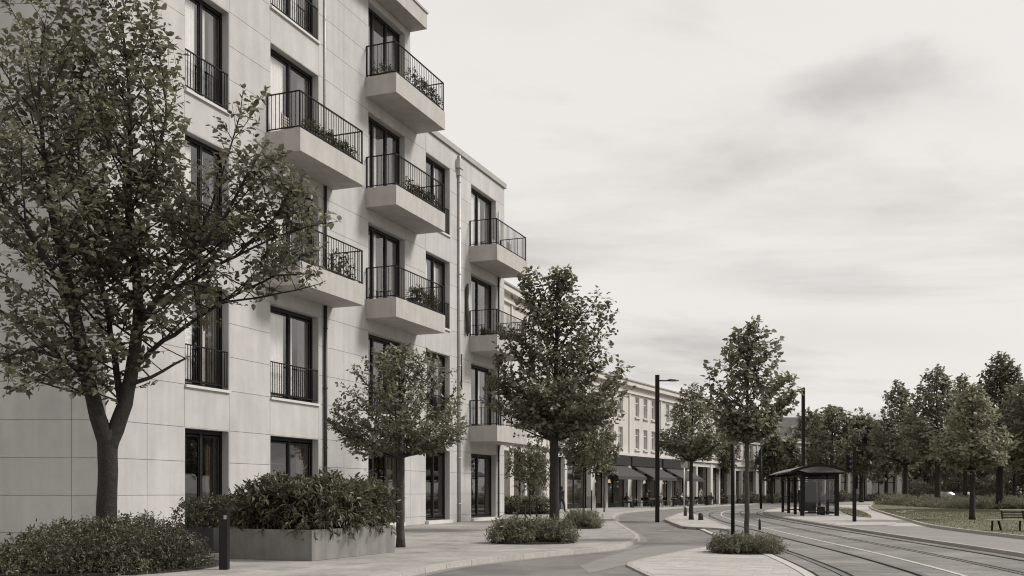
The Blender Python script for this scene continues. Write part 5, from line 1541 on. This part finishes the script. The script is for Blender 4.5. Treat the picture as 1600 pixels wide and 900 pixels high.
# ================================================================== PEOPLE
def person(label, loc, rz, pose, top, bottom, group=None, hairm='hair'):
    root = thing('person', label, 'person', loc, 0, group); WLr = WL[root.name].copy(); WL[root.name] = Vector((0, 0, 0))
    if pose == 'sit':
        J = dict(pel=(0, 0, .48), ch=(0, .06, .85), nk=(0, .05, 1.02), hd=(0, .02, 1.18), sl=(-.18, .05, .96), sr=(.18, .05, .96), el=(-.24, -.08, .72), er=(.24, -.08, .72), hl=(-.12, -.32, .74), hr=(.12, -.32, .74),
                 hipl=(-.09, 0, .48), hipr=(.09, 0, .48), kl=(-.11, -.42, .48), kr=(.11, -.42, .48), al=(-.11, -.40, .08), ar=(.11, -.40, .08), tl=(-.12, -.55, .04), tr=(.12, -.55, .04))
    elif pose == 'walk':
        J = dict(pel=(0, 0, .92), ch=(0, -.03, 1.28), nk=(0, -.05, 1.47), hd=(0, -.08, 1.62), sl=(-.19, -.03, 1.40), sr=(.19, -.03, 1.40), el=(-.24, .12, 1.14), er=(.24, -.12, 1.14), hl=(-.22, .06, .90), hr=(.22, -.28, .98),
                 hipl=(-.09, 0, .90), hipr=(.09, 0, .90), kl=(-.10, -.24, .52), kr=(.10, .10, .50), al=(-.10, -.30, .09), ar=(.10, .38, .14), tl=(-.11, -.46, .05), tr=(.11, .30, .03))
    else:
        J = dict(pel=(0, 0, .92), ch=(0, 0, 1.28), nk=(0, 0, 1.47), hd=(0, -.02, 1.62), sl=(-.19, 0, 1.40), sr=(.19, 0, 1.40), el=(-.26, .02, 1.14), er=(.24, -.02, 1.14), hl=(-.22, -.1, .90), hr=(.12, -.25, 1.1),
                 hipl=(-.09, 0, .90), hipr=(.09, 0, .90), kl=(-.11, -.03, .50), kr=(.10, .0, .50), al=(-.12, 0, .08), ar=(.11, .02, .08), tl=(-.14, -.16, .04), tr=(.13, -.14, .04))
    def skin(name, chain_pts, edges, rads, m_):
        me = bpy.data.meshes.new(name); me.from_pydata(chain_pts, edges, []); me.update()
        o = link(name, me, m_, root, (0, 0, 0))
        o.modifiers.new('skin', 'SKIN'); sv = me.skin_vertices[0].data if me.skin_vertices else None
        if sv is None:
            return o
        for i, r in enumerate(rads): sv[i].radius = (r, r)
        sv[0].use_root = True
        o.modifiers.new('sub', 'SUBSURF').levels = 1; o.modifiers['sub'].render_levels = 1
        return o
    # one continuous body
    names = ['pel', 'ch', 'nk', 'hd', 'sl', 'el', 'hl', 'sr', 'er', 'hr', 'hipl', 'kl', 'al', 'tl', 'hipr', 'kr', 'ar', 'tr']
    R = [.13, .14, .055, .10, .065, .045, .038, .065, .045, .038, .085, .06, .045, .04, .085, .06, .045, .04]
    E = [(0, 1), (1, 2), (2, 3), (1, 4), (4, 5), (5, 6), (1, 7), (7, 8), (8, 9), (0, 10), (10, 11), (11, 12), (12, 13), (0, 14), (14, 15), (15, 16), (16, 17)]
    # tubes merged with ellipsoid joints keep one mesh (remeshed into one skin)
    mb = MB()
    me = bpy.data.meshes.new('body')
    import bmesh
    bm = bmesh.new()
    def ell(c, r, k=2):
        mtx = Matrix.Translation(Vector(c)) @ Matrix.Diagonal((r[0], r[1], r[2], 1)); bmesh.ops.create_icosphere(bm, subdivisions=k, radius=1, matrix=mtx)
    P = [Vector(J[n_]) for n_ in names]
    ell(P[3], (.085, .10, .12)); ell(P[1] + Vector((0, 0, -.02)), (.17, .11, .2)); ell(P[0], (.15, .12, .12))
    tm_ = MB()
    for i, j in E:
        tm_.tube([P[i], (P[i] + P[j]) / 2, P[j]], [R[i] * .9, (R[i] + R[j]) * .48, R[j]], 8)
        ell(P[j], (R[j],) * 3, 1) if j != 3 else None
    bvs = [bm.verts.new(v) for v in tm_.v]
    for f in tm_.f:
        try: bm.faces.new([bvs[k] for k in f])
        except ValueError: pass
    bm.to_mesh(me); bm.free()
    o = link('body', me, M[top], root, (0, 0, 0))
    rm = o.modifiers.new('remesh', 'REMESH'); rm.mode = 'VOXEL'; rm.voxel_size = .03; rm.use_smooth_shade = True
    me.materials.append(M['skin'])
    # trousers
    tb = MB()
    for (h_, k_, a_) in (('hipl', 'kl', 'al'), ('hipr', 'kr', 'ar')):
        tb.tube([J[h_], J[k_], J[a_]], [.105, .078, .06], 8)
    tb.tube([Vector(J['pel']) + Vector((0, 0, -.08)), Vector(J['pel']) + Vector((0, 0, .1))], [.14, .155], 10)
    tb.build('trousers', M[bottom], root)
    fm = MB(); h = Vector(J['hd'])
    # face and hands as skin-coloured shells
    me2 = bpy.data.meshes.new('face'); bm = bmesh.new()
    bmesh.ops.create_icosphere(bm, subdivisions=2, radius=1, matrix=Matrix.Translation(h + Vector((0, -.012, -.01))) @ Matrix.Diagonal((.084, .097, .118, 1)))
    bmesh.ops.create_icosphere(bm, subdivisions=1, radius=1, matrix=Matrix.Translation(h + Vector((0, -.112, -.015))) @ Matrix.Diagonal((.016, .022, .024, 1)))
    for n_ in ('hl', 'hr'): bmesh.ops.create_icosphere(bm, subdivisions=1, radius=1, matrix=Matrix.Translation(Vector(J[n_]) + Vector((0, -.03, -.02))) @ Matrix.Diagonal((.042, .06, .05, 1)))
    bm.to_mesh(me2); bm.free(); link('face', me2, M['skin'], root, (0, 0, 0))
    me3 = bpy.data.meshes.new('hair'); bm = bmesh.new()
    bmesh.ops.create_icosphere(bm, subdivisions=2, radius=1, matrix=Matrix.Translation(h + Vector((0, .022, .03))) @ Matrix.Diagonal((.095, .105, .112, 1)))
    bm.to_mesh(me3); bm.free(); link('hair', me3, M[hairm], root, (0, 0, 0))
    WL[root.name] = WLr
    root.rotation_euler = (0, 0, rz)
    return root

# ================================================================== STREET CAFE
def cafe_chair(loc, rz, label):
    root = thing('cafe_chair', label, 'chair', loc, 0, 'chairs of the street cafe'); K = WL[root.name].copy(); WL[root.name] = Vector((0, 0, 0))
    mb = MB(); mb.box(-.21, .21, -.21, .21, .43, .47); mb.build('seat', M['iron'], root)
    mb = MB(); mb.box(-.20, .20, .19, .215, .62, .88); mb.build('backrest', M['iron'], root)
    mb = MB()
    for sx in (-.19, .19):
        mb.tube([(sx, -.19, 0), (sx, -.19, .43)], .016, 5); mb.tube([(sx, .22, 0), (sx, .2, .62)], .016, 5)
    mb.build('legs', M['iron'], root)
    WL[root.name] = K; root.rotation_euler = (0, 0, rz); return root
def cafe_table(loc, label):
    root = thing('cafe_table', label, 'table', loc, 0, 'tables of the street cafe'); K = WL[root.name].copy(); WL[root.name] = Vector((0, 0, 0))
    mb = MB(); mb.tube([(0, 0, .72), (0, 0, .75)], .36, 16, smooth=False); mb.build('table_top', M['greystone'], root)
    mb = MB(); mb.tube([(0, 0, .03), (0, 0, .719)], .03, 8); mb.build('column', M['iron'], root)
    mb = MB(); mb.tube([(0, 0, 0), (0, 0, .03)], .22, 12, smooth=False); mb.build('foot', M['iron'], root)
    WL[root.name] = K; return root
Tb = cafe_table((0, 0, 0), ''); Ch = cafe_chair((0, 0, 0), 0, '')
first = [True, True]
rc = random.Random(8)
where = ['under the first awning by the pale pillar', 'under the second awning', 'under the third awning', 'at the bright end past the awnings']
spots = [(-6.5, 2.0), (-4.4, 2.9), (-1.2, 1.9), (1.0, 3.0), (3.2, 2.0), (6.6, 2.6), (9.2, 2.0), (11.4, 2.8), (14.8, 2.1), (17.8, 2.6)]
used_c = 0
seats = []
for i, (s_, o_) in enumerate(spots):
    p = FH.p(s_, o_, 0)
    tb = Tb if i == 0 else copy_tree(Tb)
    ordn = ['nearest', 'second', 'third', 'fourth', 'fifth', 'sixth', 'seventh', 'eighth', 'ninth', 'farthest'][i]
    place(tb, p, 0, 'round cafe table on the pavement before the shops, %s in the row from the left' % ordn)
    a0 = rc.uniform(0, 2)
    for j in range(3 if i % 2 else 2):
        an_ = a0 + j * (2 * pi / 3 if i % 2 else pi)
        q = p + Vector((cos(an_) * .68, sin(an_) * .68, 0))
        ch = Ch if used_c == 0 else copy_tree(Ch); used_c += 1
        rz = math.atan2(q.y - p.y, q.x - p.x) - pi / 2
        place(ch, q, rz, 'dark metal cafe chair at the %s table of the row, %s side' % (ordn, ['first', 'next', 'last'][j]))
        seats.append((q, rz, i, ordn))
tops = ['cloth1', 'cloth2', 'cloth3', 'cloth1', 'cloth2', 'cloth1', 'cloth3']
cols_txt = {'cloth1': 'dark', 'cloth2': 'pale', 'cloth3': 'brown'}
for n_, idx in enumerate([1, 5, 6, 10, 13, 17, 20]):
    q, rz, i, ordn = seats[idx]
    person('person in a %s top seated at the %s cafe table of the row' % (cols_txt[tops[n_]], ordn), (q.x, q.y, -.0), rz, 'sit', tops[n_], 'cloth1', 'guests of the street cafe')
for lb, X, y, rz, pose, tp, bt in [
    ('person in dark clothes walking past the thin pale pole towards the left', 1059, 790.5, -pi / 2, 'walk', 'cloth1', 'cloth1'),
    ('person in a pale top walking along the far kerb with dark trousers', 1093, 788.5, pi / 2, 'walk', 'cloth2', 'cloth1'),
    ('person in dark clothes standing by the colonnade pillar beyond the awnings', 1128, 787, 0, 'stand', 'cloth1', 'cloth3'),
    ('person in a dark jacket walking near the trunk of the dark maple', 877, 801, 2.6, 'walk', 'cloth1', 'cloth1'),
    ('person in a pale top standing among the saplings behind the hedge', 850, 797, .5, 'stand', 'cloth2', 'cloth3')]:
    q = g(X, y); person(lb, (q[0], q[1], 0), rz, pose, tp, bt)
q = SH.p(8.6, .9, .03); person('person in dark clothes standing inside the tram shelter', (q.x, q.y, .038), .6, 'stand', 'cloth1', 'cloth1')

# litter bins and low hedge near the pale wing
for X, y, lb, m_ in [(842, 803, 'square pale green litter bin beside the saplings', 'leaf_light'), (868, 799, 'dark litter bin behind the dark maple', 'iron')]:
    q = g(X, y); t = thing('litter_bin', lb, 'bin', (q[0], q[1], 0), 0, 'litter bins on the pavement')
    mb = MB(); mb.box(q[0] - .3, q[0] + .3, q[1] - .3, q[1] + .3, .06, 1.05); mb.build('body', M['planter'] if m_ != 'iron' else M['iron'], t, bevel=.02)
    mb = MB(); mb.box(q[0] - .33, q[0] + .33, q[1] - .33, q[1] + .33, 1.052, 1.13); mb.build('lid', M['greystone'], t)
    mb = MB(); mb.box(q[0] - .2, q[0] + .2, q[1] - .2, q[1] + .2, 0, .058); mb.build('foot', M['iron'], t)
q = g(810, 804)
shrub('box_hedge', 'low clipped hedge filling the gap behind the apartment building corner', (q[0], q[1] + .8, 0), [(-.9, 0, .4, .8, .7, .65), (0, 0, .4, .8, .7, .7), (.9, 0, .4, .8, .7, .65), (1.6, 0, .35, .6, .6, .55)], 1500, 6, .13, 'leaf_light', 61, 'hedge', slen=.2, width=.6, inner=.7)
# planters with shrubs in front of the arcade
ORD = 'first second third fourth fifth sixth seventh eighth ninth tenth eleventh twelfth thirteenth fourteenth fifteenth sixteenth seventeenth eighteenth nineteenth twentieth twenty-first'.split()
r7 = random.Random(7)
pts7 = []
for k in range(14):
    fr_k = FA if k < 11 else FB
    s_ = 1.5 + (k if k < 11 else k - 11) * (3.0 if k < 11 else 4.0)
    pts7.append(fr_k.p(s_, 1.6, 0))
sbase = None
for k, p in enumerate(pts7):
    if sbase is None or k % 9 == 0:
        sbase = shrub('terrace_shrub', 'dark bushy shrub before the far colonnade, %s in the line from the left' % ORD[k], (p.x, p.y, 0), [(0, 0, .55, .95, .6, .62), (.6, 0, .5, .7, .5, .5), (-.6, .1, .5, .7, .5, .6)], 160, 5, .28, 'leaf_far', 70 + k, 'shrub', 'dark shrubs before the far colonnade', slen=.3, stems=False)
    else:
        c = copy_tree(sbase); place(c, p, r7.uniform(0, 6), 'dark bushy shrub before the far colonnade, %s in the line from the left' % ORD[k], r7.uniform(.8, 1.2))

# ================================================================== PARK AND FAR TREES
simple_tree('linden_tree', 'pale young linden standing alone on the lawn behind the bench', 1519, 812, 606, 742, 1520, 59, 81, 'leaf_pale', 620, 3, 7, .21, .13, 'cone', z0=.07, slen=.42, spikes=24, group='trees in the park', g2=dict(prim=.06, sec=.22, lsp=.10, elev=(22, 72), secl=(.25, .4)))
simple_tree('linden_tree', 'tall dark linden in the park just left of the pale young one', 1465, 788, 575, 735, 1462, 60, 82, 'leaf_mid', 700, 3, 6, .46, .34, 'cone', g2=dict(prim=.16, sec=.5, lsp=.24, elev=(25, 72), secl=(.6, .9)), group='trees in the park')
simple_tree('linden_tree', 'dark linden at the left end of the park row, narrow in outline', 1415, 786, 596, 735, 1402, 44, 83, 'leaf_mid', 560, 3, 6, .46, .32, 'cone', g2=dict(prim=.17, sec=.5, lsp=.24, elev=(25, 72), secl=(.6, .9)), group='trees in the park')
simple_tree('linden_tree', 'big dark linden towering behind the bench', 1562, 797, 553, 740, 1565, 62, 84, 'leaf_near', 800, 3, 6, .34, .30, 'cone', g2=dict(prim=.11, sec=.36, lsp=.17, elev=(25, 72), secl=(.45, .65)), group='trees in the park')
simple_tree('linden_tree', 'dark linden cut by the right edge of the picture', 1640, 800, 585, 748, 1636, 80, 85, 'leaf_near', 700, 3, 6, .34, .28, 'round', g2=dict(prim=.11, sec=.36, lsp=.17, elev=(25, 72), secl=(.45, .65)), group='trees in the park')
simple_tree('linden_tree', 'distant linden showing its top between the two tall dark ones', 1508, 783, 588, 735, 1506, 42, 86, 'leaf_mid', 420, 3, 6, .6, .35, 'cone', g2=dict(prim=.25, sec=.6, lsp=.3, elev=(25, 72), secl=(.6, .9)), group='trees in the park')
simple_tree('plane_tree', 'rounded plane tree behind the tram shelter roof', 1300, 786, 636, 742, 1302, 40, 87, 'leaf_mid', 520, 3, 6, .5, .3, 'round', g2=dict(prim=.14, sec=.5, lsp=.24, elev=(20, 70), secl=(.5, .8)), group='trees behind the shelter')
simple_tree('plane_tree', 'lower plane tree to the right behind the tram signal', 1346, 785, 652, 745, 1346, 36, 88, 'leaf_far', 420, 3, 6, .5, .3, 'round', slen=.9, spikes=12, group='trees behind the shelter')
simple_tree('plane_tree', 'plane tree left of the tall lamp behind the shelter', 1268, 784, 650, 742, 1268, 30, 89, 'leaf_far', 360, 3, 6, .5, .25, 'round', slen=.9, spikes=10, group='trees behind the shelter')
simple_tree('columnar_tree', 'pale narrow tree at the left of the mansard roof', 1206, 786, 676, 750, 1206, 20, 90, 'leaf_light', 260, 3, 6, .42, .16, 'oval', slen=.7, spikes=10, group='trees behind the shelter')
simple_tree('columnar_tree', 'pale narrow tree just right of the mansard roof', 1232, 785, 690, 750, 1233, 20, 91, 'leaf_light', 260, 3, 6, .42, .16, 'oval', slen=.7, spikes=10, group='trees behind the shelter')
simple_tree('columnar_tree', 'dark narrow tree in front of the arcade bend', 1170, 785, 660, 748, 1172, 30, 92, 'leaf_far', 300, 3, 6, .42, .16, 'oval', slen=.7, spikes=10, group='trees behind the shelter')
simple_tree('street_tree', 'street tree half hidden by the tall slender maple', 1131, 787, 668, 745, 1126, 26, 93, 'leaf_light', 240, 3, 6, .36, .14, 'round', slen=.6, spikes=8, group='trees behind the shelter')
# background trees of the park, copies of three kinds
protos = []
rb = random.Random(15)
def proto(seed, lm, Ht_, R):
    bl = [(0, 0, Ht_ * .62, R, R, Ht_ * .3), (R * .4, R * .3, Ht_ * .5, R * .7, R * .7, Ht_ * .24), (-R * .4, 0, Ht_ * .52, R * .7, R * .7, Ht_ * .26), (0, 0, Ht_ * .83, R * .5, R * .5, Ht_ * .18)]
    return make_tree('background_tree', 'background tree', (0, 0, 0), [(0, 0, 0, .28), (0, 0, Ht_ * .3, .22), (0, 0, Ht_ * .85, .05)], bl, 260, 3, 5, .6, lm, seed, 'tree', 'trees far back in the park', slen=1.0, rt=Ht_ * .22, spikes=10, step=1.2, r_tip=.012)
pl_ = [(1385, 784), (1395, 779.5), (1360, 780), (1375, 778.5), (1437, 780), (1450, 779), (1487, 780), (1498, 781.5), (1532, 781), (1545, 780), (1585, 783), (1598, 780), (1620, 782), (1655, 784), (1700, 790), (1326, 781.5), (1245, 780), (1285, 780), (1424, 779), (1575, 779.5), (1640, 779)]
lbs = ['background tree near the left end of the park', 'background tree deep in the middle of the park', 'background tree far back behind the bench']
rank = {i: k for k, i in enumerate(sorted(range(len(pl_)), key=lambda i: pl_[i][0]))}
for i, (X, y) in enumerate(pl_):
    if i < 3: protos.append(proto(200 + i, ['leaf_far', 'leaf_mid', 'leaf_near'][i], [13, 14.5, 12][i], [4.2, 4.6, 4.4][i]))
    c = protos[i] if i < 3 else copy_tree(protos[i % 3])
    q = g(X, y)
    sc_ = rb.uniform(.8, 1.05) * (1.0 if X > 1430 else .82)
    place(c, (q[0], q[1], 0), rb.uniform(0, 6), 'dark crowned background tree deep in the park, %s from the left' % ORD[rank[i]], sc_)
# young trees along the far street
for i, (X, y) in enumerate([(1012, 791), (1150, 786), (1222, 783.5), (1255, 782.5)]):
    pass

# ground cover bands in the park
def band(X0, y0, X1, y1, n, h, r, seed, label, lm='leaf_light', lf=.17):
    a_ = np.array(g(X0, y0)); b_ = np.array(g(X1, y1)); c_ = (a_ + b_) / 2; r_ = random.Random(seed)
    bl = []
    for i in range(n):
        p = a_ + (b_ - a_) * i / (n - 1) - c_
        bl.append((p[0] + r_.uniform(-.3, .3), p[1] + r_.uniform(-.6, .6), h * .2, r, r * 1.2, h * r_.uniform(.6, .95)))
    f = foliage('ground_cover', None, (c_[0], c_[1], .05), bl, n * 150, 6, lf, lm, seed, slen=.28, width=.3, up=1.0, stems=False, inner=.5)
    tag(f, label, 'ground cover', 'bands of low planting in the park')
band(1382, 789, 1440, 792, 12, .95, 1.3, 101, 'low leafy planting along the path at the left of the park')
band(1438, 792.5, 1520, 797, 13, .62, 1.1, 102, 'low pale planting behind the lone young linden')
band(1525, 796, 1660, 799, 14, .62, 1.1, 103, 'low pale planting behind the bench')
band(1440, 786, 1640, 788, 16, .9, 1.8, 104, 'darker low planting under the big trees', 'leaf_mid')
band(1398, 781.5, 1450, 781, 8, 3.2, 2.4, 107, 'tall dark shrubs closing the left end of the park', 'leaf_far', .5)
# far dark shrub masses closing the park
band(1500, 781, 1780, 783.5, 18, 4.2, 3.2, 105, 'tall dark shrubs deep under the trees on the right', 'leaf_near', .6)
band(1425, 778.6, 1560, 779.2, 16, 5.0, 4.2, 106, 'dark shrubs at the far side of the park', 'leaf_near', .9)

# ================================================================== CARS
def car(label, loc, rz, m_):
    root = thing('parked_car', label, 'car', loc, 0, 'cars parked beyond the park'); K = WL[root.name].copy(); WL[root.name] = Vector((0, 0, 0))
    prof = [(-2.1, .35), (-2.15, .62), (-2.0, .86), (-1.2, .95), (-.62, 1.40), (.75, 1.44), (1.45, 1.0), (2.05, .92), (2.12, .6), (2.08, .35)]
    mb = MB(); n_ = len(prof)
    secs = [(-.86, .93), (-.80, 1.0), (.80, 1.0), (.86, .93)]
    vs = []
    for y_, k_ in secs:
        for x_, z_ in prof: vs.append((x_ * (1 if k_ == 1 else .985), y_ * (1 - max(0, z_ - .9) * .28), .35 + (z_ - .35) * (1 if k_ == 1 else .97)))
    fs = []
    for s_ in range(3):
        for i in range(n_ - 1): fs.append((s_ * n_ + i, (s_ + 1) * n_ + i, (s_ + 1) * n_ + i + 1, s_ * n_ + i + 1))
        fs.append((s_ * n_ + n_ - 1, (s_ + 1) * n_ + n_ - 1, (s_ + 1) * n_, s_ * n_))
    fs += [tuple(range(n_)), tuple(reversed(range(3 * n_, 4 * n_)))]
    mb.add(vs, fs, True); mb.build('body', m_, root)
    mb = MB()
    for sg in (-1, 1):
        y_ = sg * .80
        mb.add([(-1.02, y_ * 1.01, .98), (1.28, y_ * 1.01, .99), (.72, y_ * .88, 1.36), (-.56, y_ * .88, 1.34)], [(0, 1, 2, 3)])
    mb.build('side_window', M['groove'], root)
    for x_ in (-1.3, 1.3):
        for sg in (-1, 1):
            mb = MB(); mb.tube([(x_, sg * .68, .32), (x_, sg * .88, .32)], .32, 16, smooth=False); w_ = mb.build('wheel', M['rubber'], root)
            mb = MB(); mb.tube([(x_, sg * .881, .32), (x_, sg * .89, .32)], .19, 12, smooth=False); mb.build('rim', M['coping'], w_)
    for sg in (-.6, .6):
        mb = MB(); mb.box(2.06, 2.13, sg - .17, sg + .17, .64, .78); mb.build('headlight', M['lampglass'], root)
    WL[root.name] = K; root.rotation_euler = (0, 0, rz); return root
for X, y, rz, m_, lb in [(1378, 780.8, 2.7, 'car1', 'dark car parked at the left of the park beyond the path'), (1478, 781.5, 3.3, 'car2', 'silver car parked far behind the tall dark linden'), (1505, 781.5, 3.2, 'car1', 'dark car parked to the right of the silver one behind the park'), (1434, 781, 3.1, 'car2', 'silver car parked behind the narrow dark linden')]:
    q = g(X, y); car(lb, (q[0], q[1], 0), rz, M[m_])
print('objects', len(bpy.data.objects), 'tris approx', sum(len(o.data.polygons) for o in bpy.data.objects if o.type == 'MESH') * 2)
